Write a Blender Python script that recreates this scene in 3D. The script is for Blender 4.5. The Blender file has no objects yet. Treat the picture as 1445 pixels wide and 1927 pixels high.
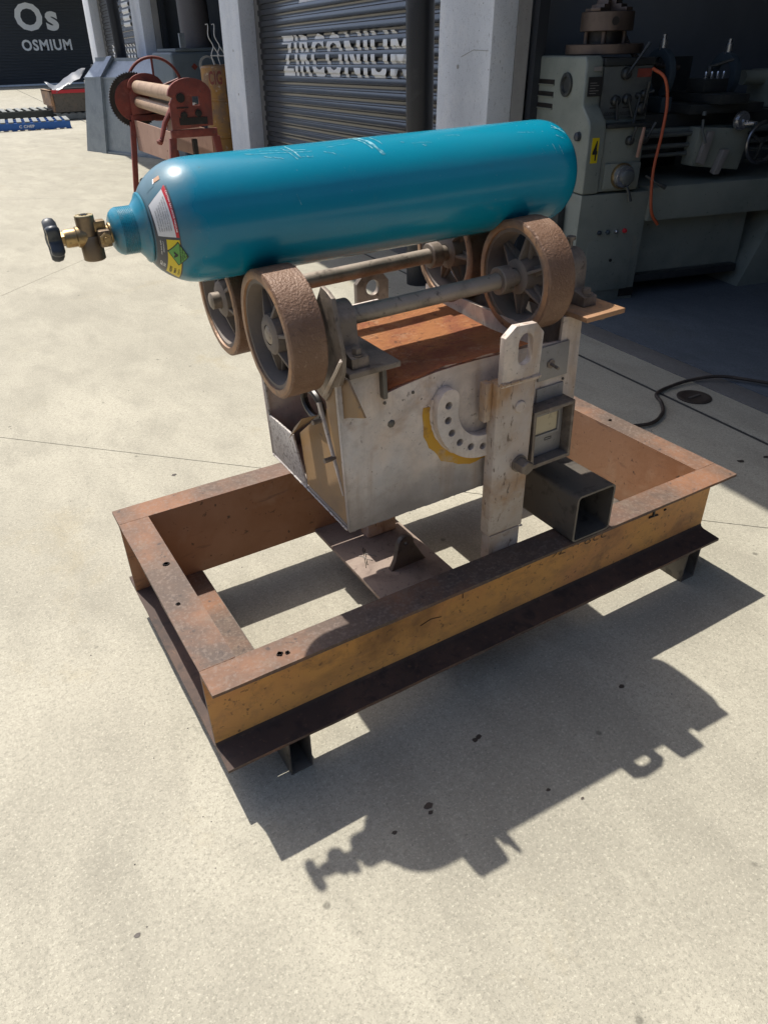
import bpy, bmesh, math, random
from mathutils import Matrix, Vector, noise
from mathutils.geometry import tessellate_polygon
random.seed(7)
sc = bpy.context.scene
# ------------------------------------------------------------------ camera, world, sun, exposure
cam_d = bpy.data.cameras.new('camera'); cam = bpy.data.objects.new('camera', cam_d)
sc.collection.objects.link(cam); sc.camera = cam
CAM_R = ((0.85433, -0.51935, -0.02004), (-0.29617, -0.45553, -0.83952), (0.42690, 0.72314, -0.54300))
CX, CY, CZ = (Vector(r) for r in CAM_R)
CX.normalize(); CZ = (CZ - CX*CZ.dot(CX)).normalized(); CY = CZ.cross(CX)
m = Matrix((CX, -CY, -CZ)).transposed().to_4x4(); m.translation = Vector((-0.2038, -1.0015, 1.3712)); cam.matrix_world = m
cam_d.sensor_fit = 'VERTICAL'; cam_d.sensor_height = 24; cam_d.lens = 24*1359.57/1927
cam_d.clip_start = 0.02; cam_d.clip_end = 400
SUN = Vector((0.0951, -0.4932, -1.0)).normalized()
w = bpy.data.worlds.new('World'); sc.world = w; w.use_nodes = True
wn = w.node_tree; bg = wn.nodes['Background']
sky = wn.nodes.new('ShaderNodeTexSky'); sky.sky_type = 'NISHITA'; sky.sun_disc = False
sky.sun_elevation = math.asin(-SUN.z); sky.sun_rotation = math.atan2(-SUN.x, -SUN.y)
sky.dust_density = 2.2; sky.air_density = 0.75; sky.ozone_density = 0.4
wn.links.new(sky.outputs[0], bg.inputs[0]); bg.inputs[1].default_value = 0.145
sd = bpy.data.lights.new('sun', 'SUN'); sd.energy = 4.7; sd.angle = math.radians(0.55); sd.color = (1, 0.95, 0.87)
so = bpy.data.objects.new('sun', sd); sc.collection.objects.link(so)
so.rotation_euler = SUN.to_track_quat('-Z', 'Y').to_euler(); so.location = (0, 4, 12)
sc.view_settings.view_transform = 'Standard'; sc.view_settings.look = 'None'
sc.view_settings.gamma = 1; sc.view_settings.use_curve_mapping = False
sc.view_settings.exposure = 0.42

# ------------------------------------------------------------------ helpers
WM = {}
I4 = Matrix.Identity(4)
def link(o, parent=None, M=None):
    sc.collection.objects.link(o); M = (M or I4).copy()
    if parent is not None:
        o.parent = parent; o.matrix_parent_inverse = WM[parent.name].inverted()
    o.matrix_basis = M; WM[o.name] = M
    return o
def tag(o, label=None, cat=None, group=None, kind=None):
    if label: o['label'] = label
    if cat: o['category'] = cat
    if group: o['group'] = group
    if kind: o['kind'] = kind
    return o
def thing(name, loc, label, cat, group=None):
    o = bpy.data.objects.new(name, None); o.empty_display_size = .1
    link(o, None, Matrix.Translation(loc)); return tag(o, label, cat, group)
def frame(o, x, y):
    x = Vector(x).normalized(); y = Vector(y); z = x.cross(y).normalized(); y = z.cross(x)
    M = Matrix((x, y, z)).transposed().to_4x4(); M.translation = Vector(o); return M
class MB:
    def __init__(s, M=None): s.b = bmesh.new(); s.M = M or I4
    def v(s, p): return s.b.verts.new(s.M @ Vector(p))
    def f(s, vs):
        try: return s.b.faces.new(vs)
        except ValueError: return None
    def box(s, x0, x1, y0, y1, z0, z1):
        P = [s.v((x, y, z)) for z in (z0, z1) for y in (y0, y1) for x in (x0, x1)]
        for q in ((0,2,3,1),(4,5,7,6),(0,1,5,4),(2,6,7,3),(0,4,6,2),(1,3,7,5)): s.f([P[i] for i in q])
        return s
    def hexa(s, P):
        P = [s.v(p) for p in P]
        for q in ((0,3,2,1),(4,5,6,7),(0,1,5,4),(1,2,6,5),(2,3,7,6),(3,0,4,7)): s.f([P[i] for i in q])
        return s
    def poly(s, pts, d, ax='z', holes=()):
        """2-D polygon with holes extruded between d[0] and d[1] along ax; the 2-D coords are the other axes in order"""
        def mk(p, h):
            return {'z': (p[0], p[1], h), 'y': (p[0], h, p[1]), 'x': (h, p[0], p[1])}[ax]
        loops = [list(pts)] + [list(h) for h in holes]
        flat = [p for l in loops for p in l]
        lo = [s.v(mk(p, d[0])) for p in flat]; hi = [s.v(mk(p, d[1])) for p in flat]
        for t in tessellate_polygon([[Vector((p[0], p[1], 0)) for p in l] for l in loops]):
            s.f([lo[i] for i in t]); s.f([hi[i] for i in reversed(t)])
        k = 0
        for l in loops:
            n = len(l)
            for i in range(n):
                a, b = k+i, k+(i+1) % n; s.f([lo[a], lo[b], hi[b], hi[a]])
            k += n
        return s
    def rev(s, prof, o=(0,0,0), ax=(1,0,0), n=32, caps=True, ref=None):
        """surface of revolution: prof = [(distance along axis, radius)]"""
        ax = Vector(ax).normalized(); o = Vector(o)
        r = Vector(ref) if ref else (Vector((0,0,1)) if abs(ax.z) < .9 else Vector((1,0,0)))
        a = (r - ax*r.dot(ax)).normalized(); b = ax.cross(a); rings = []
        for t, rad in prof:
            if rad < 1e-5: rings.append([s.v(o+ax*t)])
            else: rings.append([s.v(o+ax*t+(a*math.cos(2*math.pi*k/n)+b*math.sin(2*math.pi*k/n))*rad) for k in range(n)])
        for A, B in zip(rings, rings[1:]):
            for k in range(n):
                j = (k+1) % n
                if len(A) == 1 and len(B) == 1: continue
                if len(A) == 1: s.f([A[0], B[k], B[j]])
                elif len(B) == 1: s.f([A[k], B[0], A[j]])
                else: s.f([A[k], B[k], B[j], A[j]])
        if caps:
            for R, fl in ((rings[0], 1), (rings[-1], 0)):
                if len(R) > 2: s.f(R if fl else R[::-1])
        return s
    def cyl(s, p0, p1, r, r1=None, n=20):
        p0 = Vector(p0); p1 = Vector(p1); L = (p1-p0).length
        return s.rev([(0, r), (L, r if r1 is None else r1)], p0, p1-p0, n)
    def hexbolt(s, p, ax, r, h, washer=True):
        p = Vector(p); ax = Vector(ax).normalized()
        if washer: s.rev([(0, r*1.35), (r*.22, r*1.35)], p, ax, 18)
        s.rev([(r*.2, r), (h*.85, r), (h, r*.86)], p, ax, 6); return s
    def tube(s, pts, r, n=10, caps=True):
        pts = [Vector(p) for p in pts]; rings = []; up = None
        for i, p in enumerate(pts):
            t = (pts[min(i+1, len(pts)-1)] - pts[max(i-1, 0)]).normalized()
            if up is None: up = t.orthogonal().normalized()
            up = (up - t*up.dot(t)).normalized(); b = t.cross(up)
            rr = r[i] if isinstance(r, (list, tuple)) else r
            rings.append([s.v(p+(up*math.cos(2*math.pi*k/n)+b*math.sin(2*math.pi*k/n))*rr) for k in range(n)])
        for A, B in zip(rings, rings[1:]):
            for k in range(n): s.f([A[k], B[k], B[(k+1) % n], A[(k+1) % n]])
        if caps: s.f(rings[0][::-1]); s.f(rings[-1])
        return s
    def mesh(s, name, sharp=35, bevel=0, seg=2):
        bmesh.ops.recalc_face_normals(s.b, faces=s.b.faces)
        if bevel:
            es = [e for e in s.b.edges if len(e.link_faces) == 2 and e.calc_face_angle(0) > .6 and e.calc_length() > bevel*2.2]
            bmesh.ops.bevel(s.b, geom=es, offset=bevel, segments=seg, affect='EDGES', clamp_overlap=True, profile=.6)
        for e in s.b.edges:
            if len(e.link_faces) != 2 or e.calc_face_angle(0) > math.radians(sharp): e.smooth = False
        for f in s.b.faces: f.smooth = True
        me = bpy.data.meshes.new(name); s.b.to_mesh(me); s.b.free(); return me
    def obj(s, name, mat, parent=None, M=None, **k):
        me = s.mesh(name, **k); me.materials.append(mat)
        return link(bpy.data.objects.new(name, me), parent, M)
def inst(me, name, parent, M): return link(bpy.data.objects.new(name, me), parent, M)
def bez(P, n=12):
    """Catmull-Rom through points"""
    P = [Vector(p) for p in P]; Q = [P[0]*2-P[1]] + P + [P[-1]*2-P[-2]]; out = []
    for i in range(1, len(Q)-2):
        a, b, c, d = Q[i-1:i+3]
        for k in range(n):
            t = k/n; out.append(.5*((2*b)+(c-a)*t+(2*a-5*b+4*c-d)*t*t+(3*b-a-3*c+d)*t**3))
    return out + [P[-1]]
def circ(cx, cy, r, n=20, a0=0, a1=360, full=True):
    m_ = n if full else n-1
    return [(cx+r*math.cos(math.radians(a0+(a1-a0)*k/m_)), cy+r*math.sin(math.radians(a0+(a1-a0)*k/m_))) for k in range(n)]
def text2d(body, w, h, bold=0.0, grid=None):
    """flat text mesh scaled to w x h with its lower left corner at 0,0: returns bmesh"""
    cu = bpy.data.curves.new('t', 'FONT'); cu.body = body; cu.offset = bold; cu.space_character = 1.0+bold*3.5; cu.resolution_u = 3
    o = bpy.data.objects.new('t', cu); sc.collection.objects.link(o)
    dg = bpy.context.evaluated_depsgraph_get(); me = bpy.data.meshes.new_from_object(o.evaluated_get(dg))
    bm = bmesh.new(); bm.from_mesh(me); bpy.data.objects.remove(o); bpy.data.curves.remove(cu); bpy.data.meshes.remove(me)
    xs = [v.co.x for v in bm.verts]; ys = [v.co.y for v in bm.verts]
    x0, x1, y0, y1 = min(xs), max(xs), min(ys), max(ys)
    for v in bm.verts: v.co = Vector(((v.co.x-x0)/(x1-x0)*w, (v.co.y-y0)/(y1-y0)*h, 0))
    return bm
def wrap(bm, fn, cutsx=(), cutsy=()):
    for c in cutsx:
        bmesh.ops.bisect_plane(bm, geom=bm.verts[:]+bm.edges[:]+bm.faces[:], plane_co=(c,0,0), plane_no=(1,0,0))
    for c in cutsy:
        bmesh.ops.bisect_plane(bm, geom=bm.verts[:]+bm.edges[:]+bm.faces[:], plane_co=(0,c,0), plane_no=(0,1,0))
    for v in bm.verts: v.co = fn(v.co.x, v.co.y)
    return bm
def bmobj(bm, name, mat, parent, M=None):
    for f in bm.faces: f.smooth = True
    me = bpy.data.meshes.new(name); bm.to_mesh(me); bm.free(); me.materials.append(mat)
    return link(bpy.data.objects.new(name, me), parent, M)
def frange(a, b, st):
    n = int((b-a)/st); return [a+st*(k+.5) for k in range(n)]

# ------------------------------------------------------------------ materials
def mat(name, base, layers=(), rough=.6, metal=0, bump=(), coat=0, rvar=0, spec=.5):
    """layers: (colour, scale, lo, hi[, opts]) noise masks mixed over the base; bump: (scale, strength, distance)"""
    mt = bpy.data.materials.new(name); mt.use_nodes = True; nt = mt.node_tree; N = nt.nodes; L = nt.links
    bs = N['Principled BSDF']; bs.inputs['Roughness'].default_value = rough; bs.inputs['Metallic'].default_value = metal
    bs.inputs['Coat Weight'].default_value = coat; bs.inputs['Coat Roughness'].default_value = .12
    bs.inputs['Specular IOR Level'].default_value = spec
    tc = N.new('ShaderNodeTexCoord').outputs['Object']
    rgb = N.new('ShaderNodeRGB'); rgb.outputs[0].default_value = (*base, 1); col = rgb.outputs[0]
    rv = N.new('ShaderNodeValue'); rv.outputs[0].default_value = rough; rg = rv.outputs[0]
    for i, l in enumerate(layers):
        c, scl, lo, hi = l[:4]; op = l[4] if len(l) > 4 else {}
        mp = N.new('ShaderNodeMapping'); L.new(tc, mp.inputs[0])
        mp.inputs['Location'].default_value = (i*7.3+1.1, i*3.7, i*5.1)
        st = op.get('st', (1,1,1)); mp.inputs['Scale'].default_value = st
        mp.inputs['Rotation'].default_value = op.get('rot', (0,0,0))
        if op.get('vor'):
            t = N.new('ShaderNodeTexVoronoi'); t.inputs['Scale'].default_value = scl; o_ = t.outputs['Distance']
            L.new(mp.outputs[0], t.inputs['Vector'])
        else:
            t = N.new('ShaderNodeTexNoise'); t.inputs['Scale'].default_value = scl
            t.inputs['Detail'].default_value = op.get('det', 6); t.inputs['Roughness'].default_value = op.get('nr', .6)
            t.inputs['Distortion'].default_value = op.get('dist', .3); o_ = t.outputs['Fac']
            L.new(mp.outputs[0], t.inputs['Vector'])
        mr = N.new('ShaderNodeMapRange'); mr.inputs[1].default_value = lo; mr.inputs[2].default_value = hi
        mr.inputs[4].default_value = op.get('a', 1); L.new(o_, mr.inputs[0])
        mx = N.new('ShaderNodeMix'); mx.data_type = 'RGBA'; L.new(mr.outputs[0], mx.inputs[0])
        L.new(col, mx.inputs[6]); mx.inputs[7].default_value = (*c, 1); col = mx.outputs[2]
        if 'r' in op:
            m2 = N.new('ShaderNodeMix'); m2.data_type = 'FLOAT'; L.new(mr.outputs[0], m2.inputs[0])
            L.new(rg, m2.inputs[2]); m2.inputs[3].default_value = op['r']; rg = m2.outputs[0]
    L.new(col, bs.inputs['Base Color']); L.new(rg, bs.inputs['Roughness'])
    prev = None
    for sc_, st_, di in bump:
        t = N.new('ShaderNodeTexNoise'); t.inputs['Scale'].default_value = sc_; t.inputs['Detail'].default_value = 5
        L.new(tc, t.inputs['Vector'])
        b = N.new('ShaderNodeBump'); b.inputs['Strength'].default_value = st_; b.inputs['Distance'].default_value = di
        L.new(t.outputs['Fac'], b.inputs['Height'])
        if prev: L.new(prev, b.inputs['Normal'])
        prev = b.outputs[0]
    if prev: L.new(prev, bs.inputs['Normal'])
    return mt
def grime_low(mt, z0, z1):
    # dark rubbed dirt band along the lower edge of the steel box
    nt = mt.node_tree; N = nt.nodes; L = nt.links; bs = N['Principled BSDF']
    tc = N.new('ShaderNodeTexCoord'); sx = N.new('ShaderNodeSeparateXYZ'); L.new(tc.outputs['Object'], sx.inputs[0])
    no = N.new('ShaderNodeTexNoise'); no.inputs['Scale'].default_value = 9; no.inputs['Detail'].default_value = 8; L.new(tc.outputs['Object'], no.inputs['Vector'])
    ad = N.new('ShaderNodeMath'); ad.operation = 'MULTIPLY_ADD'; ad.inputs[1].default_value = -.22; L.new(no.outputs['Fac'], ad.inputs[0]); L.new(sx.outputs['Z'], ad.inputs[2])
    mr = N.new('ShaderNodeMapRange'); mr.inputs[1].default_value = z0-.11; mr.inputs[2].default_value = z1-.11; mr.inputs[3].default_value = .8; mr.inputs[4].default_value = 0; L.new(ad.outputs[0], mr.inputs[0])
    src = bs.inputs['Base Color'].links[0].from_socket; mx = N.new('ShaderNodeMix'); mx.data_type = 'RGBA'
    L.new(mr.outputs[0], mx.inputs[0]); L.new(src, mx.inputs[6]); mx.inputs[7].default_value = (.15,.13,.12,1); L.new(mx.outputs[2], bs.inputs['Base Color'])
def dust_end(mt):
    # chalky dust rubbed into the paint around the neck (fades out along the cylinder)
    nt = mt.node_tree; N = nt.nodes; L = nt.links; bs = N['Principled BSDF']
    tc = N.new('ShaderNodeTexCoord'); sx = N.new('ShaderNodeSeparateXYZ'); L.new(tc.outputs['Object'], sx.inputs[0])
    no = N.new('ShaderNodeTexNoise'); no.inputs['Scale'].default_value = 11; no.inputs['Detail'].default_value = 8; L.new(tc.outputs['Object'], no.inputs['Vector'])
    ad = N.new('ShaderNodeMath'); ad.operation = 'MULTIPLY_ADD'; ad.inputs[1].default_value = -.16; L.new(no.outputs['Fac'], ad.inputs[0]); L.new(sx.outputs['X'], ad.inputs[2])
    mr = N.new('ShaderNodeMapRange'); mr.inputs[1].default_value = .045; mr.inputs[2].default_value = .115; mr.inputs[3].default_value = .62; mr.inputs[4].default_value = 0; L.new(ad.outputs[0], mr.inputs[0])
    src = bs.inputs['Base Color'].links[0].from_socket; mx = N.new('ShaderNodeMix'); mx.data_type = 'RGBA'
    L.new(mr.outputs[0], mx.inputs[0]); L.new(src, mx.inputs[6]); mx.inputs[7].default_value = (.15,.155,.15,1); L.new(mx.outputs[2], bs.inputs['Base Color'])
    r0 = bs.inputs['Roughness'].links[0].from_socket; m2 = N.new('ShaderNodeMix'); m2.data_type = 'FLOAT'
    L.new(mr.outputs[0], m2.inputs[0]); L.new(r0, m2.inputs[2]); m2.inputs[3].default_value = .6; L.new(m2.outputs[0], bs.inputs['Roughness'])
CON = (.342, .322, .258)
def concrete(name, base, k=1.0):
    d = lambda f: tuple(c*f for c in base)
    return mat(name, base, [
        (d(.76), .8, .42, .68, dict(det=12, nr=.75, a=.7, dist=.8)),
        (d(1.22), 2.2, .46, .66, dict(det=8, a=.7, st=(1.5, .7, 1), rot=(0,0,.5))),
        (tuple(a*b for a, b in zip(base, (.86,.76,.55))), 1.5, .60, .74, dict(a=.55, nr=.7)),
        (d(.70), 7, .48, .70, dict(a=.65, det=8, nr=.7, st=(1, .45, 1), rot=(0,0,.6))),
        (d(.66), 75, .49, .60, dict(a=.75, det=8, nr=.9)),
        (d(.45), 170, .54, .64, dict(a=.75, det=4, nr=.9)),
        (d(1.55), 140, .54, .66, dict(a=.7, det=4, nr=.9)),
        (d(.16), 5.5, .055, .035, dict(vor=1, a=.55)),
        (d(.22), 23, .045, .03, dict(vor=1, a=.5)),
        (d(.45), 3.1, .70, .78, dict(a=.5, det=9, nr=.75, dist=1.2)),
    ], rough=.85, bump=((300, .35, .0012), (30, .25, .003)), spec=.3)
M = {}
M['concrete'] = concrete('concrete', CON)
M['joint'] = mat('joint_filler', (.035, .033, .03), rough=.9)
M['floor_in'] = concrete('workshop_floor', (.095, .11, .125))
M['kerb'] = concrete('threshold_concrete', (.15, .145, .135))
M['drysteel'] = mat('dusty_steel', (.20, .165, .135), [((.10,.075,.055), 18, .5, .66, dict(a=.8)), ((.34,.27,.22), 30, .55, .7, dict(a=.6)), ((.05,.04,.035), 70, .6, .68, dict(a=.6))], rough=.55, metal=.35, bump=((120, .4, .002),))
M['shaft'] = mat('shaft_steel', (.30, .255, .205), [((.15,.125,.10), 9, .5, .62, dict(a=.8)), ((.36,.29,.24), 14, .52, .68, dict(a=.7)), ((.05,.035,.025), 45, .6, .7, dict(a=.7))], rough=.5, metal=.4, bump=((200, .35, .0008), (25, .2, .002)))
M['tread'] = mat('rusty_tread', (.165, .092, .055), [((.235,.145,.095), 14, .45, .65, dict(a=.7)), ((.095,.052,.036), 6, .52, .7, dict(a=.75)), ((.33,.22,.16), 130, .6, .72, dict(a=.7)), ((.05,.03,.025), 60, .62, .72, dict(a=.6))], rough=.5, metal=.15, bump=((230, .8, .0022), (520, .6, .0008)))
M['rim'] = mat('worn_iron_rim', (.36, .20, .105), [((.16,.115,.09), 10, .45, .62, {}), ((.36,.22,.12), 22, .54, .66, dict(a=.8)), ((.05,.035,.03), 60, .62, .7, dict(a=.7))], rough=.55, metal=.2, bump=((110, .6, .002),))
M['castiron'] = mat('grey_brown_casting', (.165, .135, .112), [((.19,.15,.12), 16, .5, .66, dict(a=.7)), ((.05,.04,.035), 9, .55, .7, dict(a=.7))], rough=.7, bump=((90, .5, .002),))
M['rusttop'] = mat('rusty_flange', (.098, .064, .045), [((.060,.045,.038), 5, .44, .70, dict(a=.8, det=10, nr=.7)), ((.235,.105,.050), 2.6, .44, .62, dict(a=.85, det=9, nr=.65)), ((.17,.125,.09), 20, .54, .7, dict(a=.7, nr=.75)), ((.095,.072,.066), 2.3, .56, .76, dict(a=.6, det=9)), ((.20,.15,.12), 120, .5, .66, dict(a=.5)), ((.045,.03,.025), 48, .63, .70, dict(a=.85)), ((.07,.045,.03), 160, .6, .7, dict(a=.5))], rough=.72, bump=((60, .4, .002), (350, .4, .0008)))
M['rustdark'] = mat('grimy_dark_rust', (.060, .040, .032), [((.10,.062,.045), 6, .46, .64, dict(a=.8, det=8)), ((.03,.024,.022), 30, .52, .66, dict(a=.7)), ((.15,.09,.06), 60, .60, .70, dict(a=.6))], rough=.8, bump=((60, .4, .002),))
M['web'] = mat('ochre_rusty_web', (.62, .31, .085), [((.50,.22,.09), 4, .45, .68, dict(a=.8, det=8)), ((.22,.115,.055), 11, .56, .70, dict(a=.75, st=(.6,1,1))), ((.09,.05,.03), 80, .60, .68, dict(a=.7)), ((.20,.105,.05), 7, .52, .74, dict(a=.65, st=(.45,1,1.6), det=9, nr=.65)), ((.34,.18,.08), 24, .50, .68, dict(a=.55, nr=.7)), ((.12,.06,.03), 2, .64, .74, dict(a=.6))], rough=.6, bump=((70, .4, .0015), (300, .3, .0006)))
M['webtan'] = mat('tan_rusty_web', (.37, .205, .115), [((.29,.14,.065), 4, .45, .65, dict(a=.8, det=8)), ((.42,.27,.17), 9, .54, .7, dict(a=.6)), ((.08,.05,.035), 50, .63, .69, dict(a=.9)), ((.17,.10,.07), 15, .62, .72, dict(a=.7, st=(.4,1,2)))], rough=.65, bump=((70, .4, .0015),))
M['white'] = mat('worn_offwhite_paint', (.68, .585, .50), [((.52,.40,.31), 5, .46, .68, dict(a=.75, det=8)), ((.50,.485,.475), 3, .48, .68, dict(a=.8)), ((.33,.18,.085), 7, .64, .74, dict(a=.75, det=8)), ((.20,.155,.13), 60, .64, .70, dict(a=.7)), ((.10,.075,.06), 120, .65, .69, dict(a=.8)), ((.12,.10,.09), 11, .72, .75, dict(a=.8, det=9, nr=.7)), ((.26,.21,.18), 2.6, .50, .66, dict(a=.6, det=9, nr=.7)), ((.33,.21,.125), 8, .52, .68, dict(a=.6, st=(2.2,2.2,.3), det=9)), ((.36,.35,.345), 3.4, .50, .64, dict(a=.6, det=9)), ((.36,.31,.28), 30, .50, .66, dict(a=.5, nr=.75))], rough=.5, bump=((60, .3, .0012), (230, .3, .0006)))
grime_low(M['white'], .512, .64)
M['postpaint'] = mat('post_paint', (.47, .40, .33), [((.36,.22,.12), 5, .38, .56, dict(a=.8, det=8)), ((.36,.19,.07), 7, .53, .66, dict(a=.75, det=8)), ((.30,.22,.17), 30, .50, .64, dict(a=.6, nr=.75)), ((.55,.50,.46), 4, .52, .68, dict(a=.7)), ((.12,.08,.055), 60, .60, .67, dict(a=.9, st=(2,2,.6))), ((.2,.13,.09), 20, .64, .72, dict(a=.7, st=(2,2,.4)))], rough=.55, bump=((60, .35, .0015), (230, .3, .0006)))
M['tanpaint'] = mat('tan_scorched_paint', (.25, .165, .09), [((.34,.19,.06), 4, .48, .66, dict(a=.8)), ((.30,.22,.17), 6, .52, .7, dict(a=.8)), ((.09,.07,.06), 26, .64, .70, dict(a=.8)), ((.09,.075,.065), 3, .62, .75, dict(a=.6))], rough=.6, bump=((60, .3, .0015),))
M['speck'] = mat('speckled_galv_paint', (.46, .43, .40), [((.14,.12,.11), 120, .52, .60, dict(a=.85)), ((.30,.26,.23), 8, .5, .7, dict(a=.6)), ((.36,.24,.15), 5, .6, .72, dict(a=.5))], rough=.55, bump=((140, .5, .001),))
M['yellowburn'] = mat('yellow_undercoat', (.50, .27, .02), [((.25,.12,.03), 30, .55, .68, dict(a=.8)), ((.42,.36,.28), 14, .56, .68, dict(a=.7))], rough=.6, bump=((90, .4, .001),))
M['sheet'] = mat('orange_rust_sheet', (.50, .21, .08), [((.36,.12,.06), 9, .46, .60, dict(a=.9, det=9, nr=.75)), ((.60,.38,.22), 16, .55, .66, dict(a=.75, det=9, nr=.75)), ((.12,.055,.035), 45, .56, .66, dict(a=.8, nr=.8)), ((.2,.10,.07), 4, .6, .74, dict(a=.6))], rough=.85, bump=((80, .8, .004), (400, .5, .001)))
M['plate'] = mat('dusty_plate', (.27, .21, .17), [((.14,.10,.08), 14, .5, .68, dict(a=.7)), ((.10,.07,.055), 70, .6, .68, dict(a=.7))], rough=.8, bump=((90, .6, .0025),))
M['darksteel'] = mat('black_mill_scale', (.115, .103, .088), [((.15,.12,.095), 8, .5, .68, dict(a=.7)), ((.04,.035,.03), 30, .55, .68, dict(a=.7)), ((.2,.13,.08), 16, .64, .74, dict(a=.6))], rough=.5, metal=.3, bump=((80, .3, .001),))
M['rhs_edge'] = mat('rhs_bare_edge', (.30, .23, .16), rough=.5, metal=.3)
teal = (.0005, .205, .305)
M['teal'] = mat('teal_cylinder_paint', teal, [((.0006,.18,.29), 3, .42, .66, dict(a=.8)), ((.02,.19,.26), 40, .60, .72, dict(a=.35)), ((.22,.36,.40), 17, .705, .735, dict(a=.75, det=9, nr=.75, dist=2.0, r=.6, st=(1,1.6,1.6))), ((.20,.30,.33), 150, .70, .74, dict(a=.7, r=.6)), ((.015,.05,.06), 60, .70, .74, dict(a=.7))], rough=.27, coat=.22, bump=((14, .10, .004), (75, .14, .0012)), spec=.3)
dust_end(M['teal'])
M['collar'] = mat('teal_dusty_neck', (.002, .18, .27), [((.13,.15,.15), 12, .48, .66, dict(a=.7, r=.6, det=8))], rough=.34, coat=.2, bump=((90, .2, .001),))
M['brass'] = mat('aged_brass', (.36, .255, .12), [((.20,.15,.09), 25, .46, .62, dict(a=.85, r=.5)), ((.55,.42,.20), 60, .6, .7, dict(a=.7)), ((.12,.09,.06), 90, .6, .7, dict(a=.6))], rough=.32, metal=.85, bump=((160, .25, .0006),))
M['brassdark'] = mat('brown_bronze', (.20, .15, .10), [((.30,.22,.13), 30, .52, .68, dict(a=.7)), ((.10,.08,.055), 70, .58, .7, dict(a=.6))], rough=.42, metal=.7, bump=((160, .3, .0008),))
M['brasstop'] = mat('bright_brass', (.72, .56, .28), rough=.3, metal=.8)
M['knob'] = mat('dark_moulded_plastic', (.030, .038, .048), [((.06,.07,.08), 60, .55, .7, dict(a=.5))], rough=.42, bump=((120, .15, .001),))
M['lab_white'] = mat('label_white', (.62,.62,.62), rough=.4)
M['lab_red'] = mat('label_red', (.50,.02,.03), rough=.4)
M['lab_yel'] = mat('label_yellow', (.62,.48,.01), rough=.4)
M['lab_green'] = mat('label_green', (.10,.30,.06), rough=.4)
M['lab_dark'] = mat('label_backing', (.055,.06,.07), rough=.4)
M['ink'] = mat('label_ink', (.02,.02,.02), rough=.5)
M['whiteprint'] = mat('white_print', (.82,.82,.80), rough=.5)
M['copper'] = mat('tape_patch', (.45,.26,.15), rough=.4)
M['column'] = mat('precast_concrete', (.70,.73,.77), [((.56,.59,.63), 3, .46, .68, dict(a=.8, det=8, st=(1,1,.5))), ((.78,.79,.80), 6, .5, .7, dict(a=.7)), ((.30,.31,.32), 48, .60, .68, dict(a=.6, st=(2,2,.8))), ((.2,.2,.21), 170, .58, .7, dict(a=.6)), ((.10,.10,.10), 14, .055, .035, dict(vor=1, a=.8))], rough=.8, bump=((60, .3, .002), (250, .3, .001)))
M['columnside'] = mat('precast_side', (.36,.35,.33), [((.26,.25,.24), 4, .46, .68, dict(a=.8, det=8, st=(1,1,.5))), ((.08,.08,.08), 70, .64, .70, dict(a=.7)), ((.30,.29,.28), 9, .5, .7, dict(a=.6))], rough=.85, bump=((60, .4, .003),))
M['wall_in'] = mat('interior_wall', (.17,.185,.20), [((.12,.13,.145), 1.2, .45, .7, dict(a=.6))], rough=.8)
M['blackpost'] = mat('black_painted_post', (.017,.018,.021), [((.05,.05,.055), 5, .58, .7, dict(a=.4)), ((.5,.5,.5), 9, .735, .75, dict(a=.8, det=2))], rough=.38)
M['door'] = mat('black_roller_curtain', (.022,.024,.028), [((.07,.065,.06), 4, .5, .7, dict(a=.5, st=(1,1,3))), ((.10,.085,.07), 90, .6, .72, dict(a=.35))], rough=.2, spec=.8)
M['doorfar'] = mat('charcoal_roller_door', (.030,.036,.044), rough=.5)
M['track'] = mat('door_track', (.045,.05,.058), rough=.45, metal=.3)
M['clad'] = mat('dark_cladding', (.030,.034,.040), [((.02,.023,.028), .6, .4, .7, dict(a=.6))], rough=.6)
M['soffit'] = mat('canopy_sheet', (.20,.21,.22), rough=.6)
M['galv'] = mat('galvanised_sheet', (.30,.345,.39), [((.22,.26,.30), 5, .44, .66, dict(a=.8, det=8)), ((.38,.42,.46), 34, .54, .68, dict(a=.6)), ((.16,.17,.18), 3, .64, .76, dict(a=.6))], rough=.42, metal=.45, bump=((30, .15, .003),))
M['red'] = mat('worn_red_paint', (.205, .040, .026), [((.10,.03,.025), 9, .48, .66, dict(a=.8, det=8)), ((.28,.085,.06), 16, .54, .7, dict(a=.6)), ((.05,.03,.028), 40, .60, .70, dict(a=.7))], rough=.6, bump=((90, .4, .002),))
M['redrust'] = mat('pinkish_rust_panel', (.30, .175, .125), [((.36,.22,.16), 6, .5, .68, dict(a=.7)), ((.20,.10,.07), 11, .55, .7, dict(a=.7))], rough=.7, bump=((90, .3, .002),))
M['roll'] = mat('dusty_roll', (.34, .235, .155), [((.24,.15,.10), 8, .46, .64, dict(a=.8)), ((.42,.30,.20), 22, .54, .7, dict(a=.6))], rough=.6, metal=.15, bump=((90, .4, .002),))
M['oil'] = mat('oily_black_iron', (.025,.022,.02), [((.06,.05,.045), 20, .55, .7, {})], rough=.4, metal=.3)
M['lathe'] = mat('green_grey_enamel', (.22,.24,.205), [((.165,.185,.16), 4, .46, .66, dict(a=.7, det=8)), ((.26,.25,.20), 8, .60, .70, dict(a=.6, det=8)), ((.05,.06,.06), 60, .64, .70, dict(a=.8)), ((.09,.11,.10), 2, .56, .72, dict(a=.6))], rough=.45, bump=((50, .2, .001),))
M['lathepanel'] = mat('lathe_control_plate', (.10,.11,.105), [((.06,.07,.07), 12, .5, .68, dict(a=.6))], rough=.4)
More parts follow.
